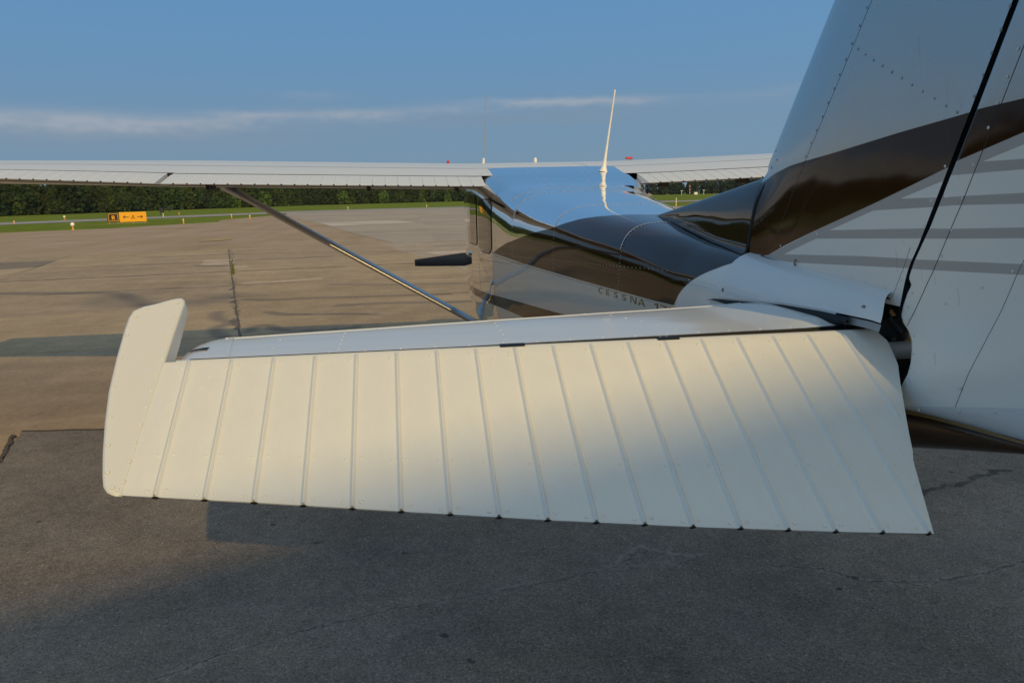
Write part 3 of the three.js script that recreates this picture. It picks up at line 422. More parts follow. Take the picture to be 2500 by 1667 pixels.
// ---- paint of the fuselage: colour, and roughness / metalness
const BROWN = '#36200f', ALU = '#eeeef0', GOLD = '#7a5a2a', LINE = '#d8d2c4', WHITE = '#e8e6df', GREYP = '#b4b0ab';
function canvases(W, H) { const a = document.createElement('canvas'), b = document.createElement('canvas'); a.width = b.width = W; a.height = b.height = H; return [a.getContext('2d'), b.getContext('2d')]; }
const ormCol = (rough, metal) => `rgb(0,${Math.round(rough * 255)},${Math.round(metal * 255)})`;
const fuseMat = (() => {
  const W = 2048, H = 1024, [c, o] = canvases(W, H), X = (z) => (z + 1.2) / 4.7 * W, Yv = (v) => v * H;
  c.fillStyle = ALU; c.fillRect(0, 0, W, H); o.fillStyle = ormCol(0.055, 1); o.fillRect(0, 0, W, H);
  const shape = (pts, col, orm, stroke, lw) => { for (const [g, f] of [[c, col], [o, orm]]) { g.beginPath(); pts.forEach(([z, v], i) => (i ? g.lineTo(X(z), Yv(v)) : g.moveTo(X(z), Yv(v)))); if (stroke) { g.strokeStyle = f; g.lineWidth = lw; g.stroke(); } else { g.closePath(); g.fillStyle = f; g.fill(); } } };
  const sy = (list) => { const o = []; for (let i = 0; i + 1 < list.length; i++) for (let k = 0; k < 8; k++) { const t = k / 8, z = lerp(list[i][0], list[i + 1][0], t), y = lerp(list[i][1], list[i + 1][1], t); o.push([z, vAt(z, y)]); } const e = list[list.length - 1]; o.push([e[0], vAt(e[0], e[1])]); return o; };
  const low = sy([[0.09, 1.322], [0.5, 1.31], [0.8, 1.305], [1.2, 1.302], [1.6, 1.30], [1.9, 1.30], [2.17, 1.30], [2.34, 1.30], [2.49, 1.303]]);
  const tail = [[2.523, 0.401], [2.552, 0.365], [2.600, 0.318], [2.649, 0.279], [2.719, 0.227], [2.778, 0.176], [2.844, 0.123], [2.88, 0.073], [2.9, -0.02]];
  const top = [[1.76, -0.02], [1.735, 0.06], [1.703, 0.133], [1.64, 0.178], [1.572, 0.208], [1.423, 0.253], [1.283, 0.287], [1.178, 0.308], [0.8, 0.356], [0.439, 0.399]];
  const lowLine = (z) => interp([[0.09, 1.322], [0.5, 1.31], [0.8, 1.305], [1.2, 1.302], [2.49, 1.303]], z)[0];
  { const a = []; for (let i = 0; i <= 30; i++) { const z = lerp(0.088, 2.5, i / 30); a.push([z, vAt(z, lowLine(z))]); } shape([...a, [2.5, 1.02], [0.088, 1.02]], '#d6cdc0', ormCol(0.07, 0)); }
  // white tail end
  shape([...tail, [3.6, -0.02], [3.6, 1.02], [2.49, 1.02], [2.49, 0.48]], WHITE, ormCol(0.13, 0));
  shape([...low, ...tail, ...top], BROWN, ormCol(0.05, 0));
  shape([...low.slice(1), ...tail.slice(0, 8)].map(([z, v]) => [z, v]), LINE, ormCol(0.2, 0), true, 2.2);
  shape(low.slice(1).map(([z, v]) => [z, v + 0.0065]), GOLD, ormCol(0.2, 0), true, 1.6);
  // lower stripe
  const lt = sy([[-1.2, 1.0], [-0.33, 1.031], [0.075, 1.046], [0.69, 1.076], [1.3, 1.103], [2.0, 1.15], [2.6, 1.2]]), lb = sy([[2.6, 1.06], [1.3, 0.985], [0.574, 0.981], [0.05, 0.978], [-0.37, 0.975], [-1.2, 0.96]]);
  shape([...lt, ...lb], BROWN, ormCol(0.05, 0)); shape(lt, LINE, ormCol(0.2, 0), true, 1.5);
  // lettering, stencil cut, under the brown stripe
  c.fillStyle = GOLD; o.fillStyle = ormCol(0.25, 0);
  const word = [['C', 1.822], ['E', 1.902], ['S', 1.985], ['S', 2.062], ['N', 2.135], ['A', 2.21], ['1', 2.335], ['7', 2.385], ['2', 2.44]];
  for (const [ch, z] of word) for (const g of [c, o]) { const y0 = vAt(z, 1.2925), y1 = vAt(z, 1.2685); g.save(); g.translate(X(z), Yv(y1)); const hgt = Yv(y1 - y0); g.scale(0.98, 1); g.font = `bold ${hgt * 1.45}px sans-serif`; g.textBaseline = 'alphabetic'; g.textAlign = 'left'; g.fillText(ch, 0, 0); g.restore(); }
  c.fillStyle = '#cfcfce'; for (const [ch, z] of word) { if (!'CESSNA'.includes(ch)) continue; c.fillRect(X(z) + 8, Yv(vAt(z, 1.295)), 1.6, Yv(vAt(z, 1.267) - vAt(z, 1.295))); }
  // skin laps and door lines
  const seam = (z, y0, y1, col = '#4a443c', lw = 1.6) => shape([[z, vAt(z, y0)], [z, vAt(z, y1)]], col, ormCol(0.5, 0), true, lw);
  seam(-0.30, 1.70, 0.7, '#2c2822', 2); seam(0.085, 1.7, 0.8, '#3a342c', 1.8); seam(0.155, 1.5, 1.3, '#6a6458', 1); seam(-0.86, 1.7, 0.7, '#2c2822', 2);
  shape(sy([[-0.3, 1.252], [0.1, 1.268], [0.5, 1.283]]), '#6a6458', ormCol(0.4, 0), true, 1.2);
  shape(sy([[0.5, 1.294], [1.2, 1.327], [2.03, 1.368], [2.49, 1.386]]), '#23170f', ormCol(0.3, 0), true, 1.2);
  shape(sy([[2.55, 1.386], [2.78, 1.39]]), '#9a9890', ormCol(0.3, 0), true, 1.2);
  const tx = (g, srgb) => { const t = new THREE.CanvasTexture(g.canvas); if (srgb) t.colorSpace = THREE.SRGBColorSpace; t.wrapS = t.wrapT = THREE.ClampToEdgeWrapping; t.magFilter = THREE.LinearFilter; return t; };
  const ct = tx(c, true), ot = tx(o, false);
  return std(rgb(1, 1, 1), 1, 1, { map: ct, roughnessMap: ot, metalnessMap: ot });
})();
const fuseUV = (z, v) => [clamp((z + 1.2) / 4.7, 0.002, 0.998), 1 - v];
{
  // stations denser where the shape changes; the skin is slightly oil-canned between frames
  const zs = []; for (let z = -2.7; z < -1.25; z += 0.12) zs.push(z); for (let z = -1.25; z < -0.65; z += 0.05) zs.push(z); zs.push(-0.602, -0.58); for (let z = -0.56; z < 3.36; z += 0.026) zs.push(z); zs.push(3.36);
  const NV = 110, vs = Array.from({ length: NV + 1 }, (_, i) => i / NV);
  for (const side of [-1, 1]) {
    const P = [], U = [], ix = [];
    zs.forEach((z) => arcSample(z, vs).forEach(([x, y], i) => {
      const amp = z > 0.12 && z < 2.45 ? 1 : z > -0.9 ? 0.5 : 0; const v = vs[i];
      const fr = Math.abs(Math.sin(Math.PI * (z - 0.51) / 0.76)), q = fbm(z * 2.6 + 20 + side, v * 7 + 3, 2) - 0.5; const d = amp * (0.0042 * q) * (0.4 + 0.6 * fr) * sstep(0, 0.06, v);
      P.push((x - d * (v > 0.3 ? 1 : 0.5)) * (side < 0 ? 1 : -1), y + (v < 0.3 ? d : 0), z); U.push(...fuseUV(z, v));
    }));
    for (let j = 0; j + 1 < zs.length; j++) for (let i = 0; i < NV; i++) { const a = j * (NV + 1) + i, b = a + 1, c = a + NV + 1, d = c + 1; if (side < 0) ix.push(a, b, d, a, d, c); else ix.push(a, d, b, a, c, d); }
    const g = new THREE.BufferGeometry(); g.setAttribute('position', new THREE.Float32BufferAttribute(P, 3)); g.setAttribute('uv', new THREE.Float32BufferAttribute(U, 2)); g.setIndex(ix); g.computeVertexNormals();
    // keep the centre line smooth between the two halves
    const n = g.attributes.normal; for (let j = 0; j < zs.length; j++) for (const i of [0, NV]) { const k = j * (NV + 1) + i; const ny = n.getY(k), nz = n.getZ(k), l = Math.hypot(ny, nz) || 1; n.setXYZ(k, 0, ny / l, nz / l); }
    globalThis['fuse' + (side < 0 ? 'L' : 'R')] = g;
  }
}
const fuselage = mesh('fuselage', merge([globalThis.fuseL, globalThis.fuseR]), fuseMat, plane, 'polished metal fuselage with brown stripes');
// ---- frame laps: thin raised strips with rivets, following the section
const lapSunlit = std(rgb(0.86, 0.86, 0.85), 0.45, 0.25);  // pale colour carries the sunlight that laps and rivets catch
const alu = std(rgb(0.79, 0.79, 0.80), 0.12, 1), aluDull = std(rgb(0.62, 0.62, 0.63), 0.32, 1);
function secStrip(z, v0, v1, wz, off, both = true) {
  const N = 60, list = []; for (const s of both ? [-1, 1] : [-1]) list.push(grid(1, N, (u, t) => { const v = lerp(v0, v1, t), [x, y] = arcSample(z, [v])[0], [xa, ya] = arcSample(z, [Math.max(0, v - 0.004)])[0], [xb, yb] = arcSample(z, [Math.min(1, v + 0.004)])[0]; const tx = xb - xa, ty = yb - ya, l = Math.hypot(tx, ty) || 1; const zz = z + (u - 0.5) * wz; return [(x + ty / l * off) * (s < 0 ? 1 : -1), y - (tx / l) * off, zz]; }));
  return merge(list);
}
for (const [z, v0, v1, m] of [[0.205, 0, 0.17, lapSunlit], [0.37, 0, 0.26, lapSunlit], [0.51, 0, 0.32, lapSunlit], [1.24, 0, 0.30, lapSunlit], [2.025, 0, 0.3, lapSunlit]]) { const g = secStrip(z, v0, v1, 0.008, 0.0022); mesh('skin_lap', g, m, fuselage); }
{
  const list = [];
  const on = (z, v, s = -1) => { const [x, y] = arcSample(z, [v])[0], [xa, ya] = arcSample(z, [Math.max(0, v - 0.01)])[0], [xb, yb] = arcSample(z, [Math.min(1, v + 0.01)])[0]; const n = V(yb - ya, -(xb - xa), 0).normalize(); return [V(x * (s < 0 ? 1 : -1), y, z), V(n.x * (s < 0 ? 1 : -1), n.y, 0)]; };
  for (const z of [0.52, 1.25, 2.035]) for (let v = 0.02; v < 0.6; v += 0.016) { list.push(on(z, v)); if (v < 0.3) list.push(on(z, v, 1)); }
  for (const y of [1.33]) for (let z = 0.55; z < 2.45; z += 0.034) list.push(on(z, vAt(z, y + (z - 0.5) * 0.045)));
  for (const x of [0.12, 0.16, -0.1, -0.14]) for (let z = -0.55; z < 0.12; z += 0.035) { const v = Math.abs(x) / 1.6; list.push(on(z, v, x < 0 ? -1 : 1)); }
  for (const z of [-0.28, -0.32, 0.1]) for (let y = 0.75; y < 1.62; y += 0.03) list.push(on(z, vAt(z, y)));
  mesh('rivets', rivets(list, 0.0021), lapSunlit, fuselage).userData.kind = 'stuff';
}
// ---- windows on the left side
const glass = new THREE.MeshPhysicalMaterial({ color: rgb(0.02, 0.025, 0.022), roughness: 0.02, metalness: 0, clearcoat: 1, clearcoatRoughness: 0.01, ior: 1.55, side: THREE.DoubleSide });
function sidePatch(z0, z1, y0, y1, r, off) { return grid(28, 36, (u, v) => { const y = lerp(y0, y1, v), dy = Math.min(y - y0, y1 - y), ins = dy < r ? r - Math.sqrt(Math.max(0, r * r - (r - dy) ** 2)) : 0; const z = lerp(z0 + ins, z1 - ins, u); return [sideX(z, y) - off, y, z]; }); }
for (const [z0, z1, y0, y1, r] of [[-0.285, 0.07, 1.315, 1.66, 0.07], [-0.77, -0.355, 1.35, 1.685, 0.03]]) {
  const f = mesh('window_frame', sidePatch(z0 - 0.007, z1 + 0.007, y0 - 0.006, y1 + 0.006, r + 0.006, 0.0018), M.black, plane); mesh('window_pane', sidePatch(z0, z1, y0, y1, r, 0.0042), glass, f);
}
mesh('door_handle', rbox(0.02, 0.03, 0.11, sideX(-0.72, 1.26) - 0.012, 1.26, -0.72, 0.009), alu, plane);
// ---- antennas, beacons
{
  const a = mesh('whip_antenna', rod(V(-0.425, 1.945, -1.28), V(-0.39, 2.46, -1.25), 0.0035, 0.0022, 8), std(rgb(0.35, 0.34, 0.3), 0.5), plane); mesh('antenna_base', rod(V(-0.426, 1.925, -1.281), V(-0.422, 1.985, -1.277), 0.013, 0.008, 12), M.white, a);
  const pts = [[0.034, 0], [0.024, 0.012], [0.016, 0.04], [0.011, 0.085], [0.0075, 0.2], [0.0055, 0.53], [0.006, 0.545], [0, 0.55]].map(([x, y]) => new THREE.Vector2(x, y)); const g = new THREE.LatheGeometry(pts, 16); g.rotateZ(-0.125); g.rotateX(0.1); g.translate(0.325, 1.835, -0.35); mesh('blade_antenna', g, M.white, plane);
  const d = (name, x, r, h, m, z = -1.1, y = 1.93) => { const q = new THREE.CapsuleGeometry(r, h, 6, 12); q.translate(x, y + h * 0.5 + 0.008, z); return mesh(name, q, m, plane); };
  d('red_beacon', -0.72, 0.011, 0.008, M.red, -1.1, 1.935); d('vent_cap', -0.03, 0.013, 0.018, M.white, -1.1, 1.935);
  const rb = new THREE.CapsuleGeometry(0.010, 0.042, 6, 12); rb.rotateZ(Math.PI / 2); rb.translate(0.735, 1.957, -1.1); mesh('red_beacon', rb, M.red, plane);
}
// ---- wings
const wingWhite = std(rgb(0.76, 0.75, 0.725), 0.34);
function naca(s, up) { const m = 0.02, p = 0.4, t = 0.12, yt = 5 * t * (0.2969 * Math.sqrt(s) - 0.126 * s - 0.3516 * s * s + 0.2843 * s ** 3 - 0.1036 * s ** 4), yc = s < p ? m / p / p * (2 * p * s - s * s) : m / (1 - p) ** 2 * (1 - 2 * p + 2 * p * s - s * s); return yc + (up ? yt : -yt); }
function wingPt(x, s, up, off = 0) { // x signed span station
  const ax = Math.abs(x), t = clamp((ax - 2.54) / 2.76), c = lerp(1.63, 1.12, t), inc = R(lerp(3.2, 0.4, t)), qz = -1.2225, qy = 1.746 + 1.2225 * Math.tan(R(3.2)) + Math.max(0, ax - 0.6) * Math.tan(R(1.64));
  const lx = (s - 0.25) * c, ly = naca(s, up) * c + off; return [x, qy + ly * Math.cos(inc) - lx * Math.sin(inc), qz + lx * Math.cos(inc) + ly * Math.sin(inc)];
}
const FS = 0.816; // flap line
function wingSkin(x0, x1, sEnd, nx) { // closed box from the flap line over the top, round the nose, back below
  const NS = 30, prof = []; for (let i = 0; i <= NS; i++) prof.push([sEnd * (1 - Math.sin(Math.PI / 2 * i / NS)) , true]); for (let i = 1; i <= NS; i++) prof.push([sEnd * (1 - Math.cos(Math.PI / 2 * i / NS)), false]);
  return grid(prof.length - 1, nx, (u, v) => { const [s, up] = prof[Math.round(u * (prof.length - 1))]; return wingPt(lerp(x0, x1, v), s, up); });
}
function endCap(x, s0, s1, flip) { const N = 20; return grid(N, 1, (u, v) => wingPt(x, lerp(s0, s1, u), v > 0.5)); }
// a skin strip between two stamped ridges; f(a, b, h) gives the point, ridge of height hgt centred on a0
function ridgePanel(a0, a1, bLo, bHi, f, hgt, wid, right) {
  const prof = a0 === null ? [] : [[-wid, 0], [-wid * 0.62, hgt * 0.12], [-wid * 0.22, hgt * 0.9], [0, hgt], [wid * 0.22, hgt * 0.9], [wid * 0.62, hgt * 0.12], [wid, 0]];
  const NB = 14; const base = a0 ?? 0; const nA = 4;
  return grid(prof.length + nA - 1, NB, (u, v) => {
    const i = Math.round(u * (prof.length + nA - 1)), b = lerp(bLo(base), bHi(base), v); const ramp = sstep(0, 0.03, v);
    if (i < prof.length) return f(a0 + prof[i][0], lerp(bLo(a0), bHi(a0), v), prof[i][1] * ramp);
    const L = a0 === null ? a1[0] : a0 + wid, k = (i - prof.length + 1) / nA, end = right ? right : (bb) => a1 - wid; const bb = b; const a = lerp(L, end(bb), k);
    return f(a, lerp(bLo(a), bHi(a), v), 0);
  });
}
function controlSurface(name, x0, x1, n, s0, label) { // flap or aileron with ridged skin
  const sgn = Math.sign(x0 + x1), body = grid(1, 1, () => [0, 0, 0]);
  const NSP = 12, NC = 8; const prof = []; for (let i = 0; i <= NC; i++) prof.push([lerp(1, s0 + 0.014, i / NC), true]); for (let i = 1; i <= 6; i++) { prof.push([s0 + 0.014 - 0.010 * Math.sin(Math.PI * i / 7), null, i / 7]); } for (let i = 0; i <= NC; i++) prof.push([lerp(s0 + 0.014, 1, i / NC), false]);
  const bt = (x, q) => { const [s, up, k] = q; if (up === null) { const a = wingPt(x, s, true, -0.0015), b = wingPt(x, s, false, 0.0005); return [x, lerp(a[1], b[1], k), lerp(a[2], b[2], k)]; } return wingPt(x, s, up, up ? -0.0015 - 0.002 * (s > 0.99 ? 0 : 1) : 0.0005); };
  const shell = grid(prof.length - 1, NSP, (u, v) => bt(lerp(x0, x1, v), prof[Math.round(u * (prof.length - 1))]));
  const cap = (x) => grid(NC, 1, (u, v) => { const s = lerp(s0 + 0.014, 1, u); return wingPt(x, s, v > 0.5, v > 0.5 ? -0.0015 : 0.0005); });
  const m = mesh(name, merge([shell, cap(x0), cap(x1)]), wingWhite, plane, label);
  const L = (x1 - x0) / n, lo = () => s0, hi = () => 1.0; const f = (a, b, h) => wingPt(a, b, true, h + 0.0004), dots = [];
  for (let i = 0; i < n; i++) { const a0 = x0 + i * L + (i ? 0 : L * 0); const g = i ? ridgePanel(a0, a0 + L, lo, hi, f, 0.0042, 0.0062 * Math.sign(L)) : grid(6, 6, (u, v) => f(lerp(x0, x0 + L - 0.0062 * Math.sign(L), u), lerp(s0, 1, v), 0)); mesh('skin_panel', g, wingWhite, m); if (i) { const p = wingPt(a0, 1.0, true, 0.0); const q = new THREE.OctahedronGeometry(0.0072, 0); q.scale(1, 0.85, 0.25); q.translate(p[0], p[1] + 0.0012, p[2] + 0.0005); dots.push(q); } }
  mesh('ridge_end', merge(dots), M.black, m).userData.kind = 'stuff';  // black ends stand for the dark hollow of each ridge
  return m;
}
for (const s of [-1, 1]) {
  const side = s < 0 ? 'left' : 'right';
  const w = mesh('wing', merge([wingSkin(s * 0, s * 2.54, FS, 12), wingSkin(s * 2.54, s * 5.02, FS - 0.01, 16), wingSkin(s * 5.02, s * 5.3, 1, 4), endCap(s * 5.3, 0, 1), endCap(s * 5.02, FS - 0.02, 1)]), wingWhite, plane, 'white ' + side + ' wing');
  // rear wall of the flap bay and lower shroud
  mesh('rear_spar', merge([grid(20, 1, (u, v) => wingPt(s * lerp(0.56, 5.02, u), FS - 0.012, v > 0.5))]), M.black, w);
  mesh('skin_strip', grid(30, 1, (u, v) => wingPt(s * lerp(0, 5.2, u), 0.615 + 0.009 * v, true, 0.0022)), wingWhite, w);
  mesh('lower_shroud', grid(20, 1, (u, v) => wingPt(s * lerp(0.56, 5.0, u), lerp(FS - 0.06, FS + 0.035, v), false, -0.003)), std(rgb(0.5, 0.48, 0.44), 0.5), w);
  const rl = []; for (let x = 0.7; x < 5; x += 0.085) { for (const q of [0.60, 0.35]) { const p = wingPt(s * x, q, true, 0); rl.push([V(...p), V(0, 1, 0.1)]); } } for (const xr of [1.05, 1.55, 2.05, 2.55, 3.1, 3.65, 4.2]) for (let q = 0.36; q < 0.8; q += 0.03) rl.push([V(...wingPt(s * xr, q, true, 0)), V(0, 1, 0.1)]);
  mesh('rivets', rivets(rl, 0.003), wingWhite, w).userData.kind = 'stuff';
  controlSurface('flap', s * 0.545, s * 2.545, 25, FS + 0.012, 'white ridged ' + side + ' flap');
  controlSurface('aileron', s * 2.575, s * 5.0, 30, FS + 0.001, 'white ridged ' + side + ' aileron');
  // flap hinge arms below
  for (const x of [0.72, 1.3, 2.3]) mesh('flap_arm', rbox(0.02, 0.035, 0.20, s * x, wingPt(s * x, 0.86, false)[1] - 0.012, wingPt(s * x, 0.86, false)[2], 0.008), M.darkCap, w);
  // strut
  const A = V(s * 2.38, 1.80, -0.93), B = V(s * 0.50, 0.672, -0.88), D = B.clone().sub(A), L = D.length(); const ns = 64;
  const g = grid(ns, 8, (u, v) => { const a = u * Math.PI * 2, cz = 0.062 * Math.cos(a), ty = 0.024 * Math.sin(a) * (1 + 0.35 * Math.cos(a)); const p = A.clone().addScaledVector(D, v); const n = V(-D.y, D.x, 0).normalize(); return [p.x + n.x * ty, p.y + n.y * ty, p.z - cz]; });
  const st = mesh('wing_strut', g, std(rgb(0.58, 0.58, 0.58), 0.36, 1), plane, side + ' polished wing strut');
  const cuff = grid(ns, 6, (u, v) => { const a = u * Math.PI * 2, k = lerp(1.35, 1.08, v), cz = 0.062 * k * Math.cos(a), ty = 0.024 * k * Math.sin(a) * (1 + 0.35 * Math.cos(a)); const p = A.clone().addScaledVector(D, v * 0.07); const n = V(-D.y, D.x, 0).normalize(); return [p.x + n.x * ty, p.y + n.y * ty, p.z - cz]; });
  mesh('strut_cuff', cuff, aluDull, st);
}
// ---- propeller, spinner, landing gear
{
  const c = V(0, 1.055, -2.98), prop = new THREE.Group(); prop.name = 'propeller'; plane.add(prop); prop.position.copy(c); prop.rotation.z = R(2.2);
  for (const s of [-1, 1]) { const g = grid(20, 24, (u, v) => { const r = lerp(0.08, 1.0, v), ch = (v < 0.45 ? lerp(0.10, 0.14, v / 0.45) : lerp(0.14, 0.07, (v - 0.45) / 0.55)) * (v > 0.985 ? 0.93 : 1), tw = R(lerp(42, 14, v)), a = u * Math.PI * 2, x = ch / 2 * Math.cos(a), y = lerp(0.014, 0.005, v) * Math.sin(a); return [s * r, x * Math.cos(tw * 0.6) - y * Math.sin(tw * 0.6), s * (x * Math.sin(tw * 0.6) + y * Math.cos(tw * 0.6))]; }); mesh('blade', g, M.navy, prop); }
  const sp = new THREE.LatheGeometry([[0.15, 0.1], [0.15, 0], [0.13, -0.1], [0.08, -0.19], [0, -0.24]].map(([x, y]) => new THREE.Vector2(x, y)), 24); sp.rotateX(Math.PI / 2); sp.scale(1, 1, 1); mesh('spinner', sp, alu, prop);
  const tyre = (x, y, z, r, w) => { const t = new THREE.Group(); t.name = 'wheel'; t.position.set(x, y, z); plane.add(t); const g = new THREE.TorusGeometry(r - w / 2, w / 2, 14, 32); g.rotateY(Math.PI / 2); g.scale(1.15, 1, 1); mesh('tyre', g, M.rubber, t); const h = new THREE.CylinderGeometry(r - w * 0.8, r - w * 0.8, w * 0.7, 24); h.rotateZ(Math.PI / 2); mesh('rim', h, M.white, t); };
  for (const s of [-1, 1]) { tyre(s * 1.12, 0.21, -0.55, 0.21, 0.15); const g = grid(1, 16, (u, v) => { const x = lerp(0.35, 1.03, v), y = lerp(0.66, 0.23, Math.pow(v, 1.15)); return [s * x, y, -0.55 + (u - 0.5) * lerp(0.14, 0.08, v)]; }); mesh('gear_leg', g, M.white, plane); }
  tyre(0, 0.18, -2.1, 0.18, 0.13); mesh('nose_strut', rod(V(0, 0.2, -2.1), V(0, 0.75, -2.15), 0.035, 0.045), M.white, plane);
  mesh('cowl_front', (() => { const g = new THREE.CircleGeometry(1, 40); g.scale(0.355, 0.33, 1); g.translate(0, 1.07, -2.695); return g; })(), M.black, plane);
}

// ================================================================ tail
const gloss = std(rgb(0.76, 0.755, 0.735), 0.13), satinMap = dataTex(512, 1024, (x, y, o) => { const n = fbm(x / 60, y / 90, 4), s = fbm(x / 14 + 7, y / 160, 3), sp = fbm(x / 5 + 40, y / 5, 2); let k = 1 + 0.045 * (n - 0.5) + 0.008 * (s - 0.5); const g = sstep(0.76, 0.84, sp) * 0.03, te = sstep(0.93, 1, y / 1024) * 0.03 + sstep(0.05, 0, y / 1024) * 0.03; k *= 1 - g - te * n * 2; const d = 1 - k; o[0] = 0.78 * (1 - d * 0.9); o[1] = 0.775 * (1 - d); o[2] = 0.735 * (1 - d * 1.2); }),
  satin = std(rgb(0.985, 0.985, 0.985), 0.40, 0, { map: satinMap }), brownGloss = std(rgb(0.034, 0.014, 0.006), 0.05);
const tailMat = (() => { // paint of fin and rudder, laid out over z 2.7..4.2, y 1.2..2.3
  const W = 2048, H = 1502, [c, o] = canvases(W, H), X = (z) => (z - 2.7) / 1.5 * W, Y = (y) => (2.3 - y) / 1.1 * H;
  const fill = (pts, col, orm) => { for (const [g, f] of [[c, col], [o, orm]]) { g.beginPath(); pts.forEach(([z, y], i) => (i ? g.lineTo(X(z), Y(y)) : g.moveTo(X(z), Y(y)))); g.closePath(); g.fillStyle = f; g.fill(); } };
  const line = (pts, w, col = '#1d1a18') => { for (const [g, f] of [[c, col], [o, ormCol(0.6, 0)]]) { g.beginPath(); pts.forEach(([z, y], i) => (i ? g.lineTo(X(z), Y(y)) : g.moveTo(X(z), Y(y)))); g.lineWidth = w; g.strokeStyle = f; g.stroke(); } };
  c.fillStyle = WHITE; c.fillRect(0, 0, W, H); o.fillStyle = ormCol(0.2, 0); o.fillRect(0, 0, W, H);
  // grey field with white flashes cut out of it
  fill([[2.86, 1.49], [2.889, 1.5], [3.589, 1.718], [3.617, 1.727], [3.771, 1.772], [4.2, 1.90], [4.2, 1.565], [3.80, 1.532], [3.58, 1.521], [3.493, 1.517], [3.336, 1.508], [3.02, 1.49]], GREYP, ormCol(0.2, 0));
  fill([[3.456, 1.659], [3.583, 1.694], [3.575, 1.661]], WHITE, ormCol(0.2, 0));
  fill([[3.204, 1.583], [3.369, 1.633], [3.563, 1.643], [3.62, 1.647], [3.787, 1.651], [4.2, 1.672], [4.2, 1.632], [3.792, 1.612], [3.622, 1.603], [3.548, 1.601]], WHITE, ormCol(0.2, 0));
  fill([[2.985, 1.509], [3.149, 1.56], [3.529, 1.58], [3.612, 1.584], [3.795, 1.594], [4.2, 1.612], [4.2, 1.571], [3.8, 1.55], [3.591, 1.541], [3.51, 1.537], [3.333, 1.53]], WHITE, ormCol(0.2, 0));
  fill([[3.595, 1.661], [3.595, 1.702], [3.666, 1.704], [3.779, 1.708], [4.2, 1.715], [4.2, 1.692], [3.784, 1.669], [3.643, 1.664]], WHITE, ormCol(0.2, 0));
  fill([[3.679, 1.724], [3.777, 1.725], [4.2, 1.735], [4.2, 1.872], [3.773, 1.752]], WHITE, ormCol(0.2, 0));
  // bare metal above the brown band
  fill([[2.6, 1.66], [2.83, 1.716], [2.874, 1.727], [2.984, 1.745], [3.178, 1.764], [3.445, 1.795], [3.634, 1.814], [3.71, 1.82], [3.764, 1.824], [4.2, 1.85], [4.2, 2.4], [2.6, 2.4]], '#bfbdb9', ormCol(0.25, 0.92));
  { // glossier leading edge skin
    o.globalAlpha = 0.9; o.fillStyle = ormCol(0.13, 0.95); o.beginPath(); [[2.6, 1.7], [2.874, 1.727], [3.05, 1.752], [3.308, 2.083], [3.45, 2.3], [2.6, 2.4]].forEach(([z, y], i) => (i ? o.lineTo(X(z), Y(y)) : o.moveTo(X(z), Y(y)))); o.closePath(); o.fill(); o.globalAlpha = 1;
  }
  fill([[2.6, 1.45], [2.889, 1.5], [2.983, 1.532], [3.378, 1.651], [3.589, 1.718], [3.617, 1.727], [3.68, 1.745], [3.771, 1.772], [4.2, 1.90], [4.2, 1.885], [4.2, 1.85], [3.764, 1.824], [3.71, 1.82], [3.634, 1.814], [3.445, 1.795], [3.178, 1.764], [2.984, 1.745], [2.874, 1.727], [2.83, 1.716], [2.6, 1.66]], BROWN, ormCol(0.07, 0));
  // faint mottling of the metal
  const rr = rng(3); for (let i = 0; i < 500; i++) { o.globalAlpha = 0.05; o.fillStyle = ormCol(rr() < 0.5 ? 0.16 : 0.4, 0.9); const z = 2.8 + 1.3 * rr(), y = 1.83 + 0.45 * rr(), s = 10 + 60 * rr(); o.beginPath(); o.ellipse(X(z), Y(y), s, s * (0.4 + rr()), rr() * 3, 0, 7); o.fill(); } o.globalAlpha = 1;
  line([[2.889, 1.499], [2.906, 1.527], [2.947, 1.582], [3.065, 1.749], [3.308, 2.083], [3.47, 2.3]], 2.2);
  line([[3.526, 1.401], [3.581, 1.52], [3.603, 1.57], [3.641, 1.653], [3.71, 1.82], [3.751, 1.922], [3.91, 2.3]], 2.2); line([[3.678, 1.263], [3.729, 1.418], [3.769, 1.53], [3.795, 1.592], [3.85, 1.72]], 1.6, '#4b4743');
  line([[3.455, 1.449], [3.49, 1.53], [3.5, 1.56]], 1.6, '#3c3835');
  for (const g of [c]) { g.globalAlpha = 0.10; g.strokeStyle = '#5a5f66'; for (let i = 0; i < 16; i++) { g.lineWidth = 2 + 5 * rr(); const z = 3.45 + 0.2 * rr(), y = 1.25 + 0.8 * rr(); g.beginPath(); g.moveTo(X(z), Y(y)); g.lineTo(X(z + 0.01), Y(y - 0.05 * rr())); g.stroke(); } g.globalAlpha = 1; }
  const tx = (g, srgb) => { const t = new THREE.CanvasTexture(g.canvas); if (srgb) t.colorSpace = THREE.SRGBColorSpace; t.wrapS = t.wrapT = THREE.ClampToEdgeWrapping; t.magFilter = THREE.LinearFilter; return t; };
  const ct = tx(c, true), ot = tx(o, false); return new THREE.MeshPhysicalMaterial({ color: rgb(1, 1, 1), roughness: 1, metalness: 1, specularIntensity: 0.65, side: THREE.DoubleSide, map: ct, roughnessMap: ot, metalnessMap: ot });
})();
const tailUV = (z, y) => [clamp((z - 2.7) / 1.5, 0.002, 0.998), clamp((y - 1.2) / 1.1, 0.002, 0.998)];
function withTailUV(g) { const p = g.attributes.position, u = g.attributes.uv; for (let i = 0; i < p.count; i++) u.setXY(i, ...tailUV(p.getZ(i), p.getY(i))); return g; }
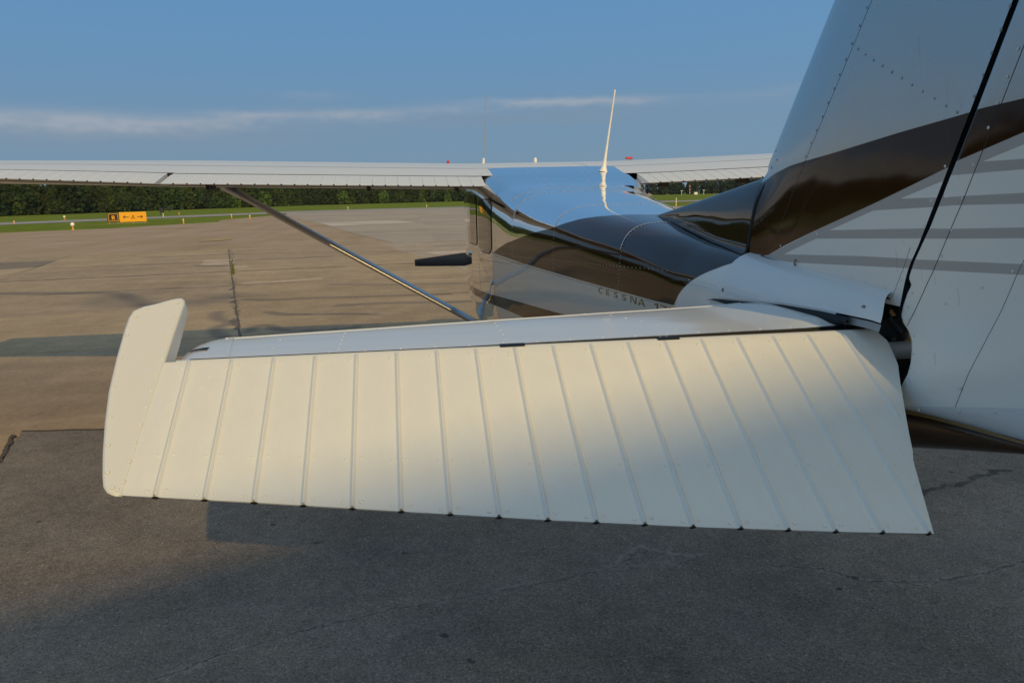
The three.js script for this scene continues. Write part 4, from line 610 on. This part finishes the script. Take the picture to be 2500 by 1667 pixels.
// ---- fin
const finLE = (y) => y < 1.713 ? lerp(2.772, 2.775, clamp((y - 1.44) / 0.27)) : 2.754 + 0.8155 * (y - 1.713) + 0.021 * (1 - sstep(1.713, 1.76, y));
const finTE = (y) => interp([[1.40, 3.478], [1.482, 3.491], [1.519, 3.5], [1.565, 3.524], [1.814, 3.631], [1.987, 3.705], [2.6, 3.966]], y)[0];
const finT = (y) => lerp(0.047, 0.030, clamp((y - 1.45) / 1.1));
const dorsalX = (y) => { const tt = clamp((y - 1.49) / 0.232); return 0.050 * Math.pow(Math.max(0, 1 - Math.pow(tt, 2.1)), 0.55); };
const finHalf = (u, y) => Math.hypot(finHalf0(u, y), y < 1.722 ? Math.max(0, dorsalX(y) * (1 - u / 0.34)) * 0.98 : 0);
const finHalf0 = (u, y) => finT(y) * (u < 0.42 ? Math.pow(Math.sin(Math.PI / 2 * Math.min(1, u / 0.42)), 0.62) : 1 - 0.16 * sstep(0.42, 1, u));
{
  const NU = 46, NY = 60, halves = [];
  for (const s of [-1, 1]) { const g = grid(NU, NY, (u, v) => { const y = lerp(1.435, 2.56, v), uu = u * u * 0.55 + u * 0.45; const w = 0.0006 * (fbm(uu * 9 + 3, y * 9, 2) - 0.5) * 2 * sstep(0.08, 0.25, uu) * (1 - sstep(0.85, 0.98, uu)); return [s * (finHalf(uu, y) + w), y, lerp(finLE(y), finTE(y), uu)]; }); halves.push(withTailUV(g)); }
  const top = withTailUV(grid(20, 4, (u, v) => { const y = 2.56; return [finHalf(u, y) * (v * 2 - 1), y, lerp(finLE(y), finTE(y), u)]; }));
  const fin = mesh('fin', merge([...halves, top]), tailMat, plane, 'upright fin, metal above a brown band, white below with grey stripes');
  mesh('rear_spar', grid(2, 20, (u, v) => { const y = lerp(1.4, 2.56, v); return [(u * 2 - 1) * finHalf(1, y) * 0.97, y, finTE(y) - 0.003]; }), M.black, fin);  // spar face blackened for the shade and dirt inside the rudder gap
  mesh('gap_shade_plate', grid(1, 20, (u, v) => { const y = lerp(1.42, 2.55, v); return [0.012, y, lerp(finTE(y) - 0.01, finTE(y) + 0.06, u)]; }), M.black, fin);  // added black plate: keeps the rudder gap dark and hides the sky behind
  const list = [], at = (z, y) => { const u = clamp((z - finLE(y)) / (finTE(y) - finLE(y))); return [V(-finHalf(u, y), y, z), V(-1, 0, 0)]; };
  for (const [z, y] of [[3.27, 1.989], [3.3, 1.972], [3.332, 1.955], [3.365, 1.938], [3.398, 1.92], [3.432, 1.903], [3.465, 1.885], [3.499, 1.868], [3.534, 1.85], [3.568, 1.832], [3.599, 1.817], [3.701, 1.98], [3.686, 1.945], [3.67, 1.91], [3.655, 1.875], [3.639, 1.841], [3.58, 1.72], [3.291, 2.072], [3.268, 2.039], [3.242, 2.006], [3.222, 1.975], [3.2, 1.945], [3.181, 1.916], [3.159, 1.886], [3.138, 1.856], [3.114, 1.826], [3.091, 1.797], [3.07, 1.765], [3.55, 1.655], [3.535, 1.605], [3.15, 1.572], [3.2, 1.535], [3.36, 1.472], [3.4, 1.466], [3.31, 1.479], [3.25, 1.49], [3.47, 1.47], [3.48, 1.49], [3.485, 1.51], [3.43, 1.47], [2.96, 1.53], [2.84, 1.745], [2.855, 1.79], [2.88, 1.765]]) list.push(at(z, y));
  mesh('rivets', rivets(list.filter(([p]) => p.y > 1.74), 0.0033), std(rgb(0.30, 0.31, 0.32), 0.3, 0.9), fin).userData.kind = 'stuff';
  mesh('rivets', rivets(list.filter(([p]) => p.y <= 1.74), 0.0031), gloss, fin).userData.kind = 'stuff';
  mesh('base_shade_line', rod(V(-0.0485, 1.4955, 2.86), V(-0.0445, 1.4475, 3.455), 0.0022, 0.0022, 8), std(rgb(0.10, 0.10, 0.10), 0.6), fin);  // thin dark rod draws the shadow line where fin meets fairing
}
// ---- rudder
{
  const LE = (y) => interp([[1.20, 3.531], [1.231, 3.529], [1.261, 3.526], [1.283, 3.533], [1.304, 3.546], [1.327, 3.549], [1.352, 3.545], [1.377, 3.537], [1.397, 3.522], [1.414, 3.502], [1.429, 3.493], [1.449, 3.496], [1.474, 3.505], [1.490, 3.516], [1.497, 3.511], [1.506, 3.505], [1.538, 3.517], [1.604, 3.557], [1.719, 3.612], [1.814, 3.656], [1.982, 3.729], [2.62, 4.005]], y)[0];
  const TE = (y) => lerp(3.97, 4.20, clamp((y - 1.25) / 1.35));
  const bot = (z) => 1.236 + 0.25 * (z - 3.55), half = (u, y) => lerp(0.050, 0.032, clamp((y - 1.3) / 1.2)) * (u < 0.022 ? Math.pow(Math.sin(Math.PI / 2 * u / 0.022), 0.5) : 1 - 0.93 * Math.pow((u - 0.022) / 0.978, 1.15)) * (1 + 0.42 * Math.exp(-Math.pow((y - 1.27) / 0.10, 2)) * Math.exp(-Math.pow((u - 0.22) / 0.3, 2)));
  const parts = []; for (const s of [-1, 1]) parts.push(withTailUV(grid(40, 190, (u, v) => { const uu = Math.pow(u, 1.9); let y = lerp(1.236, 2.6, Math.pow(v, 1.35)); const z = lerp(LE(y), TE(y), uu); y = Math.max(y, 1.236); const low = bot(z); const yy = lerp(low, 2.6, Math.pow(v, 1.35)); return [s * half(uu, y), yy, z]; })));
  const rud = mesh('rudder', merge(parts), tailMat, plane, 'rudder at the right edge with continuing brown band');
  // light bottom fairing strip of the rudder
  const capB = (z) => interp([[3.52, 1.2205], [3.614, 1.230], [3.72, 1.237], [3.847, 1.243], [4.0, 1.25]], z)[0];
  const cp = []; for (const s of [-1, 1]) cp.push(grid(24, 8, (u, v) => { const z = lerp(3.528, 3.985, u), y = lerp(bot(z) + 0.002, capB(z), v), uu = clamp((z - 3.529) / 0.44); return [s * (half(uu * 0.97 + 0.012, 1.236) * Math.sqrt(1 - 0.55 * v * v) + 0.0016), y, z]; }));
  mesh('bottom_fairing', merge(cp), std(rgb(0.66, 0.66, 0.66), 0.16), rud, 'pale fairing along the rudder bottom');
  const list = []; for (const z of [3.60, 3.69, 3.76, 3.835, 3.91]) { const uu = (z - 3.529) / 0.44; list.push([V(-half(uu, 1.236) - 0.002, bot(z) - 0.006, z), V(-1, 0, 0)]); }
  const at = (z, y) => { const u = clamp((z - LE(y)) / (TE(y) - LE(y))); return [V(-half(u, y), y, z), V(-1, 0, 0)]; };
  for (const [z, y] of [[3.735, 1.905], [3.718, 1.863], [3.702, 1.822], [3.687, 1.782], [3.66, 1.72], [3.64, 1.66], [3.62, 1.60], [3.6, 1.55], [3.53, 1.47], [3.522, 1.44], [3.53, 1.415], [3.553, 1.385], [3.562, 1.35], [3.562, 1.32], [3.553, 1.285], [3.548, 1.26], [3.7, 1.50], [3.665, 1.42], [3.65, 1.37], [3.63, 1.33], [3.6, 1.42], [3.62, 1.46], [3.72, 1.38], [3.71, 1.35], [3.69, 1.31], [3.8, 1.86], [3.79, 1.60], [3.76, 1.535]]) list.push(at(z, y));
  mesh('rivets', rivets(list, 0.0032), std(rgb(0.66, 0.66, 0.65), 0.25), rud).userData.kind = 'stuff';
  // brown tail cone end under the rudder
  const st = grid(32, 30, (u, v) => { const z = lerp(3.33, 4.03, v), a = u * Math.PI * 2; const yb = interp([[3.33, 1.075], [3.53, 1.136], [3.65, 1.172], [3.82, 1.221], [4.03, 1.262]], z)[0], yt = interp([[3.33, 1.20], [3.5, 1.2225], [3.614, 1.236], [3.72, 1.243], [3.85, 1.249], [4.03, 1.266]], z)[0], w = lerp(0.085, 0.012, Math.pow(v, 0.9)), cy = lerp(yb, yt, 0.6); const s = Math.sin(a), c = Math.cos(a); return [w * Math.sign(c) * Math.pow(Math.abs(c), 0.75), s > 0 ? cy + (yt - cy) * Math.pow(s, 0.75) : cy - (cy - yb) * Math.pow(-s, 0.9), z]; });
  const sg = mesh('tail_cone_end', st, std(rgb(0.05, 0.024, 0.010), 0.2), plane, 'brown painted tail cone end under the rudder');
  for (const s of [-1, 1]) mesh('edge_strip', grid(1, 20, (u, v) => { const z = lerp(3.5, 4.0, v), y = interp([[3.5, 1.216], [3.614, 1.230], [3.72, 1.2385], [3.85, 1.245], [4.0, 1.258]], z)[0], w = lerp(0.085, 0.012, Math.pow((z - 3.33) / 0.7, 0.9)); return [s * (w + 0.002 - 0.010 * u * 0.2), y + 0.006 * u, z]; }), std(rgb(0.16, 0.09, 0.02), 0.4), sg);
}
// ---- dorsal fairing ahead of the fin
{
  const topY = (z) => 1.592 + (z - 1.83) * 0.1342, fy = (z) => interp(FT, z)[1], bw = (z) => lerp(0.003, 0.050, sstep(1.7, 2.9, z) * 0.4 + clamp((z - 1.78) / 1.03) * 0.6), aft = (y) => interp([[1.5, 2.768], [1.518, 2.77], [1.643, 2.787], [1.72, 2.818]], y)[0];
  const sec = (z, t) => { const y0 = fy(z) - 0.012, y1 = Math.max(topY(z), y0 + 0.004), y = lerp(y0, y1, t), fl = 0.010 * Math.exp(-t * 14); return [bw(z) * Math.pow(Math.max(0, 1 - Math.pow(t, 2.1)), 0.55) + fl * clamp((z - 1.8) * 3), y]; };
  const g = merge([-1, 1].map((s) => grid(60, 40, (u, v) => { const t = 1 - Math.pow(1 - v, 1.6), z0 = 1.775, zz = lerp(z0, 2.80, u), y = sec(zz, t)[1], z = lerp(z0, aft(y), u); const [x, yy] = sec(z, t); const wob = 0.0016 * (fbm(z * 7, v * 4 + 9, 2) - 0.5) * sstep(1.9, 2.1, z) * Math.sin(Math.PI * v); return [s * (x + wob), yy, z]; })));
  const d = mesh('dorsal_fairing', g, brownGloss, plane, 'glossy dark brown dorsal fairing in front of the fin');
  mesh('rubber_edge', merge([-1, 1].map((s) => grid(3, 30, (u, v) => { const z = 2.79, t = 1 - Math.pow(1 - v, 1.6); const y = sec(z, t)[1], za = aft(y) - 0.002; const [x] = sec(za, t); return [s * (x + 0.0035 * Math.sin(Math.PI * u)), y + (v > 0.97 ? 0.002 : 0), za + (u - 0.35) * 0.016]; }))), M.rubber, d);
  mesh('base_flange', merge([-1, 1].map((s) => grid(2, 50, (u, v) => { const z = lerp(1.76, 2.77, v), x = bw(z) + 0.004 + 0.016 * u * clamp((z - 1.74) * 2), q = interp(FT, z), y = q[2] + (q[1] - q[2]) * Math.pow(Math.max(0, 1 - Math.pow(clamp(x / q[0]), q[4])), 1 / q[4]); return [s * x, y + 0.0022, z]; }))), brownGloss, d);
}
// ---- white fairing over the stabilizer root, rubber seal, dark tail opening
const sealY = (z) => interp([[2.60, 1.325], [2.70, 1.348], [2.75, 1.362], [2.84, 1.370], [3.0, 1.384], [3.14, 1.397], [3.3, 1.404], [3.48, 1.407], [3.56, 1.402]], z)[0];
{
  const strip = (z0, z1, v1, off, n = 50) => merge([-1, 1].map((s) => grid(40, n, (u, v) => { const z = lerp(z0, z1 + 0.062 * sstep(0.25, 1, u), v), vv = (v1 === 'seal' ? vAt(z, sealY(z)) : v1) * u; const [x, y] = arcSample(z, [vv])[0]; return [s * (Math.abs(x) + off * Math.min(1, Math.abs(x) * 40)), y + off, z]; })));
  const f = mesh('root_fairing', strip(2.782, 3.452, 'seal', 0.0022), gloss, plane, 'white fairing between the fin and the stabilizer root');
  const sl = []; for (const s of [-1, 1]) sl.push(grid(6, 60, (u, v) => { const z = lerp(2.73, 3.415, v), a = Math.PI * u, y0 = sealY(z) + 0.001, x = Math.abs(sideX(z, Math.min(y0, 1.5))); return [s * (x + 0.003 + 0.011 * Math.sin(a)), y0 - lerp(0.014, 0.026, sstep(3.12, 3.34, z)) * u * sstep(2.70, 2.85, z) - 0.003, z]; }));
  mesh('rubber_seal', merge(sl), M.rubber, f);
  mesh('end_bracket', grid(2, 6, (u, v) => { const z = lerp(3.40, 3.508, v); return [sideX(z, sealY(z)) + 0.004 - 0.004 * u, sealY(z) - 0.003 - 0.015 * u, z]; }), std(rgb(0.35, 0.35, 0.35), 0.4, 0.3), f);
  const scr = [[3.44, 1.428], [2.80, 1.392]].map(([z, y]) => { const x = sideX(z, y) - 0.0025, g = new THREE.CylinderGeometry(0.0062, 0.0062, 0.003, 14); g.rotateZ(Math.PI / 2); g.translate(x, y, z); return g; }); mesh('screw', merge(scr), std(rgb(0.25, 0.25, 0.25), 0.35, 0.9), f);
  const eye = new THREE.TorusGeometry(0.007, 0.0022, 8, 16); eye.rotateY(0.5); eye.translate(-0.046, 1.492, 3.055); mesh('eye_bolt', eye, std(rgb(0.25, 0.25, 0.24), 0.4, 0.8), f);
  const rv = []; for (let z = 2.58; z < 2.77; z += 0.024) rv.push([V(sideX(z, 1.40) - 0.0005, 1.40, z), V(-1, 0.5, 0)]); for (const z of [2.83, 2.9, 3.0, 3.12]) rv.push([V(sideX(z, sealY(z) + 0.012) - 0.003, sealY(z) + 0.012, z), V(-1, 0.3, 0)]);
  mesh('rivets', rivets(rv, 0.0027), gloss, f).userData.kind = 'stuff';
  const bm = std(rgb(0.022, 0.02, 0.018), 0.85), bd = std(rgb(0.035, 0.036, 0.037), 0.65);  // both colours darkened to stand for shade inside the tail opening
  const bulk = mesh('tail_bulkhead', grid(24, 8, (u, v) => { const s = section(3.36, 24)[Math.round(u * 24)]; return [s[0] * (v * 2 - 1), s[1], 3.358]; }), bm, plane, 'open bulkhead inside the tail, coloured near black for the shade there');
  mesh('bracket', (() => { const sh = new THREE.Shape(); sh.moveTo(-0.04, 0); sh.lineTo(0.04, 0); sh.lineTo(0.035, 0.05); sh.quadraticCurveTo(0, 0.075, -0.03, 0.05); sh.closePath(); const g = new THREE.ExtrudeGeometry(sh, { depth: 0.008, bevelEnabled: true, bevelSize: 0.002, bevelThickness: 0.002 }); g.rotateY(-0.4); g.translate(0.01, 1.335, 3.40); return g; })(), bd, bulk);
  mesh('bracket', rod(V(-0.012, 1.40, 3.41), V(0.022, 1.352, 3.425), 0.006, 0.006), bd, bulk); for (const [x, y] of [[0.02, 1.365], [-0.01, 1.352], [0.03, 1.41]]) mesh('bolt', rod(V(x, y, 3.39), V(x, y, 3.43), 0.006, 0.006, 6), std(rgb(0.05, 0.05, 0.05), 0.5), bulk);
}
// ---- stabilizer and elevator (left one in full, right one as its mirror image)
const DEF = R(32.47), HE = 1.3732, ZH = 3.4287, sD = Math.sin(DEF), cD = Math.cos(DEF);
const E3 = (a, b, h = 0) => [a, HE - b * sD + h * cD, ZH + b * cD + h * sD];
{
  const LEz = (ax) => 2.70 + 0.19 * (ax - 0.06) + (ax > 1.495 ? Math.pow(ax - 1.495, 2) * 34 : 0), TEx = (ax) => 3.374 - (ax > 1.53 ? (ax - 1.53) * 3.6 : 0), tk = (ax) => lerp(0.055, 0.041, clamp(ax / 1.45)) * (ax > 1.505 ? Math.sqrt(Math.max(0.28, 1 - Math.pow((ax - 1.505) / 0.066, 2))) : 1), TEz = 3.374;
  const half = (s, ax) => { const m = tk(ax), te = lerp(0.031, 0.025, clamp((ax - 0.3) / 1.1)) * (ax > 1.40 ? tk(ax) / tk(1.40) : 1); return s < 0.45 ? m * Math.pow(Math.sin(Math.PI / 2 * s / 0.45), 0.62) : lerp(m, te, Math.pow((s - 0.45) / 0.55, 1.5)); };
  const xs = []; for (let i = 0; i <= 36; i++) xs.push(lerp(0.05, 1.38, i / 36)); for (let i = 1; i <= 10; i++) xs.push(1.38 + 0.18 * i / 10);
  const NS = 40, prof = []; for (let i = 0; i <= NS; i++) prof.push([Math.pow(1 - i / NS, 1.3), 1]); for (let i = 1; i <= NS; i++) prof.push([Math.pow(i / NS, 1.3), -1]);
  const stabPt = (ax, s, sg) => { const z = lerp(LEz(ax), TEx(ax), s), w = 0.0009 * (fbm(ax * 5 + 3, s * 5 + 1, 2) - 0.5) * 2 * sstep(0.15, 0.35, s) * (1 - sstep(0.85, 1, s)); return [-ax, 1.345 - 0.058 * (TEz - z) + sg * (half(s, ax) + w) + (sg > 0 ? 0.013 * (1 - sstep(0.10, 0.24, ax)) * sstep(0.25, 0.7, s) * (1 - 0.7 * sstep(0.9, 1, s)) : 0), z]; };
  const g = grid(prof.length - 1, xs.length - 1, (u, v) => { const [s, sg] = prof[Math.round(u * (prof.length - 1))]; return stabPt(xs[Math.round(v * (xs.length - 1))], s, sg); });
  const rear = grid(1, xs.length - 1, (u, v) => { const ax = xs[Math.round(v * (xs.length - 1))]; return [-ax, 1.345 + (u * 2 - 1) * half(1, ax) * 0.98, TEz - 0.004]; });
  const tipEnd = grid(20, 1, (u, v) => stabPt(1.56, u, v > 0.5 ? 1 : -1));
  const mirror = (q) => { const m = q.clone(); m.scale(-1, 1, 1); return m; };
  const stab = mesh('stabilizer', merge([g, tipEnd]), gloss, plane, 'glossy white left stabilizer'); mesh('rear_spar', rear, M.black, stab);
  mesh('tip_cap_lap', grid(14, 1, (u, v) => { const p = stabPt(1.435 + v * 0.012 - 0.06 * (u - 1), lerp(0.12, 1, u), 1); p[1] += 0.0016; return p; }), gloss, stab);
  mesh('rear_lip', grid(1, 30, (u, v) => [-lerp(0.06, 1.51, v), 1.345 + half(1, lerp(0.06, 1.51, v)) + 0.0008 + 0.0006 * u, TEz - 0.006 + 0.007 * u]), gloss, stab);
  mesh('tip_shade_patch', grid(4, 3, (u, v) => { const q = stabPt(lerp(1.500, 1.547, u), lerp(0.70, 0.765 - 0.03 * u, v), 1); q[1] += 0.002; return q; }), M.black, stab);  // black patch laid on the skin for the shaded hollow at the tip
  mesh('leading_edge_lap', grid(3, 40, (u, v) => { const ax = lerp(0.16, 1.495, v), p = stabPt(ax, 0.40 - 0.012 * u, 1); p[1] += [0, 0.0018, 0.0022, 0.0002][Math.round(u * 3)]; return p; }), gloss, stab);
  const rl = []; for (let ax = 0.14; ax < 1.44; ax += 0.073) { const p = stabPt(ax, 0.965, 1); rl.push([V(...p), V(0, 1, 0)]); } for (const ax of [0.47, 0.86, 1.22]) for (let s = 0.3; s < 0.95; s += 0.1) rl.push([V(...stabPt(ax + (ax === 0.47 ? 0.22 * (0.9 - s) : 0), s, 1)), V(0, 1, 0)]); for (const s of [0.4, 0.6, 0.8]) rl.push([V(...stabPt(1.36, s, 1)), V(0, 1, 0)]);
  mesh('rivets', rivets(rl, 0.0030), gloss, stab).userData.kind = 'stuff';
  mesh('stabilizer', merge([mirror(g), mirror(tipEnd)]), gloss, plane, 'right stabilizer hidden by the fin');

  // elevator
  const bH = (a) => lerp(-0.001, -0.0125, clamp((-0.13 - a) / 1.37)), TEt = [[-1.56, 0.297], [-1.551, 0.2985], [-1.342, 0.331], [-1.1, 0.371], [-0.855, 0.411], [-0.612, 0.447], [-0.371, 0.479], [-0.202, 0.499], [0, 0.52]], bT = (a) => interp(TEt, a)[0];
  const IN = [[0, -0.049], [0.023, -0.041], [0.097, -0.055], [0.146, -0.076], [0.294, -0.134], [0.327, -0.146], [0.348, -0.157], [0.499, -0.203]], xin = (b) => interp(IN, Math.max(0, b))[0];
  const rN = (a) => lerp(0.0285, 0.017, clamp((-a - 0.1) / 1.4)), tEl = (a, b) => lerp(2 * rN(a), 0.0065, clamp((b + 0.01) / (bT(a) + 0.01)));
  const out = [[-1.552, -0.0125], [-0.8, bH(-0.8)], [-0.051, -0.001], ...IN.map(([b, x]) => [x - 0.0015, b]).slice(1), [-0.371, 0.4785], [-0.612, 0.4465], [-0.855, 0.4105], [-1.1, 0.3705], [-1.342, 0.3305], [-1.552, 0.298]].map(([a, b]) => [a, b > 0.4 || (a < -0.8 && b > 0.2) ? b - 0.0015 : b]);
  const body = plate(out, (a, b, h) => E3(a, b, h - 0.0018), tEl, 0.0025);
  const el = mesh('elevator', body, satin, plane, 'drooped white left elevator with raised ridges');
  mesh('nose', grid(14, 24, (u, v) => { const a = lerp(-1.525, -0.052, v), t = Math.PI * u, r = rN(a); return E3(a, bH(a) - r * Math.sin(t), -0.0018 - r + r * Math.cos(t)); }), satin, el);
  mesh('gap_shade', grid(8, 24, (u, v) => { const a = lerp(-1.50, -0.06, v), t = Math.PI * lerp(0.135, 0.5, u), r = rN(a); return E3(a, bH(a) - (r + 0.0008) * Math.sin(t), -0.0018 - r + (r + 0.0008) * Math.cos(t)); }), M.rubber, el);  // black strip on the nose paints in the deep shade of the hinge gap
  const ribs = Array.from({ length: 18 }, (_, i) => -1.4975 + i * 0.08032), wid = 0.0062, hgt = 0.0058, B17 = 0.255;
  const profR = [[-1, 0], [-0.62, 0.10], [-0.24, 0.86], [0, 1], [0.24, 0.86], [0.62, 0.10], [1, 0]];
  const ends = [];
  for (let k = -1; k < 18; k++) {
    const a0 = k < 0 ? null : ribs[k], nR = k < 0 ? 0 : 7, nF = 6, NB = 26, bMax = (a) => (k === 17 ? B17 : bT(a)) , s = rng(900 + k);
    const endA = (b) => Math.min(k < 16 ? ribs[k + 1] - wid : k === 16 ? lerp(ribs[17] - wid, 0, sstep(B17 - 0.02, B17 + 0.004, b)) : 9, k >= 15 ? xin(b) - 0.0012 : 9), st0 = k < 0 ? -1.552 : a0 + wid, ph = s() * 9;
    const gP = grid(nR + nF - (k < 0 ? 0 : 1) - (k < 0 ? 1 : 0), NB, (u, v) => {
      const tot = nR + nF - 1, i = Math.round(u * tot), vv = v; const ramp = sstep(0, 0.025, vv);
      if (i < nR) { const a = a0 + profR[i][0] * wid; return E3(a, lerp(bH(a), k === 17 ? B17 : bT(a) - (Math.abs(profR[i][0]) < 0.5 ? 0.0012 : 0), vv), profR[i][1] * hgt * ramp * (k === 17 ? 1 - sstep(0.9, 0.99, vv) : 1)); }
      const b0 = lerp(-0.01, bMax(st0), vv), q = (i - nR + (k < 0 ? 0 : 1)) / (nF - (k < 0 ? 1 : 0)); let a = lerp(st0, endA(b0), q); if (k === 17) a = lerp(st0 - 0, Math.max(st0 + 0.0004, endA(b0)), q);
      let b = lerp(bH(a), k === 17 ? B17 : bT(a), vv); if (k >= 15 && k < 17) for (let it = 0; it < 6; it++) { b = lerp(bH(a), Math.min(0.4995, bT(a)), vv); a = lerp(st0, endA(b), q); } const pil = 0.0011 * Math.sin(Math.PI * q) * Math.sin(Math.PI * vv) * (0.4 + fbm(a * 9 + ph, b * 5, 2)); return E3(a, b, pil);
    });
    mesh('skin_panel', gP, satin, el);
    if (k >= 0 && k < 17) { const p = E3(a0, bT(a0) + 0.0006, -0.0012), q = new THREE.OctahedronGeometry(0.0078, 0); q.scale(1, 0.62, 0.3); q.rotateX(DEF); q.translate(...p); ends.push(q); }
  }
  mesh('ridge_end', merge(ends), M.black, el).userData.kind = 'stuff';  // black solids paint the dark inside of the open ridge mouths
  const rv = [], N = V(0, cD, sD), add = (a, b) => { if (a < xin(b) - 0.006) rv.push([V(...E3(a, b, 0.0002)), N]); };
  ribs.forEach((a, i) => { for (const d of [-0.013, 0.013]) { add(a + d, bH(a) + 0.017); if (i < 17) { add(a + d, bT(a) * 0.70 + 0.004); add(a + d * 1.15, bT(a) - 0.012); } } });
  for (const [a, b] of [[-1.455, 0.03], [-1.425, 0.012], [-1.43, 0.045], [-1.466, 0.062], [-1.512, 0.095], [-0.905, 0.03], [-0.87, 0.02], [-0.335, 0.055], [-0.33, 0.1], [-0.325, 0.15], [-0.318, 0.2], [-0.11, 0.04], [-0.115, 0.09], [-0.125, 0.14], [-0.14, 0.2], [-0.155, 0.26], [-0.17, 0.33], [-0.185, 0.40]]) add(a, b);
  const cap = [[-1.551, 0.3], [-1.565, 0.297], [-1.577, 0.290], [-1.5865, 0.277], [-1.593, 0.257], [-1.605, 0.207], [-1.619, 0.135], [-1.631, 0.058], [-1.638, -0.026], [-1.6425, -0.11], [-1.643, -0.15], [-1.639, -0.173], [-1.619, -0.187], [-1.6, -0.1925], [-1.572, -0.205], [-1.557, -0.2095], [-1.546, -0.2095], [-1.540, -0.2015], [-1.539, -0.19], [-1.5415, -0.1], [-1.5435, -0.013], [-1.5465, 0.1]];
  const tipT = (a, b) => (b < 0 ? 0.047 * (1 - 0.25 * sstep(-0.12, -0.21, b)) : lerp(0.047, 0.007, clamp(b / 0.3)));
  const tip = mesh('tip_cap', plate(cap, (a, b, h) => E3(a, b, h + 0.0014 + 0.004 * Math.sin(clamp((b + 0.21) / 0.5) * Math.PI) * 0.4), tipT, 0.0055), satin, el, 'rounded tip of the elevator with forward horn');
  for (const b of [0.283, 0.25, 0.19, 0.125, 0.05, -0.03, -0.095, -0.15]) { const x = interp([[-0.17, -1.634], [-0.11, -1.6425], [-0.026, -1.638], [0.058, -1.631], [0.135, -1.619], [0.207, -1.605], [0.257, -1.593], [0.3, -1.57]], b)[0]; rv.push([V(...E3(x + 0.010, b, 0.0028)), N]); }
  for (let b = -0.19; b < 0.29; b += 0.042) rv.push([V(...E3(-1.5545 + (b < 0 ? 0.003 : 0), b, 0.0026)), N]); for (const [a, b] of [[-1.61, -0.175], [-1.585, -0.187], [-1.56, 0.288]]) rv.push([V(...E3(a, b, 0.0026)), N]);
  mesh('rivets', rivets(rv, 0.0037), satin, el).userData.kind = 'stuff';
  // hinge cut-outs: black patches paint their dark inside, brackets on top
  const brass = std(rgb(0.55, 0.50, 0.36), 0.45, 0.2);
  for (const [a0, a1] of [[-0.885, -0.833], [-0.548, -0.500]]) { const hb = mesh('hinge_shade_patch', (() => { const p = grid(4, 3, (u, v) => E3(lerp(a0, a1, u), bH(a0) - 0.001 - 0.020 * v, 0.0006 - 0.010 * v * v)); return p; })(), M.black, el); mesh('hinge_bracket', merge([box(0.004, 0.022, 0.03, (a0 + a1) / 2 - 0.008, 1.366, 3.402), box(0.004, 0.022, 0.03, (a0 + a1) / 2 + 0.006, 1.366, 3.402), box(0.026, 0.005, 0.02, (a0 + a1) / 2 + 0.02, 1.374, 3.410)]), brass, hb); }
  mesh('torque_tube', rod(V(-0.075, 1.328, 3.432), V(0.075, 1.328, 3.432), 0.0195, 0.0195, 24), std(rgb(0.36, 0.36, 0.35), 0.4), el);
  mesh('elevator', merge([mirror(body), mirror(plate(cap, (a, b, h) => E3(a, b, h), tipT, 0.005))]), satin, plane, 'right elevator hidden by the fin');
}
renderer.render(scene, camera);
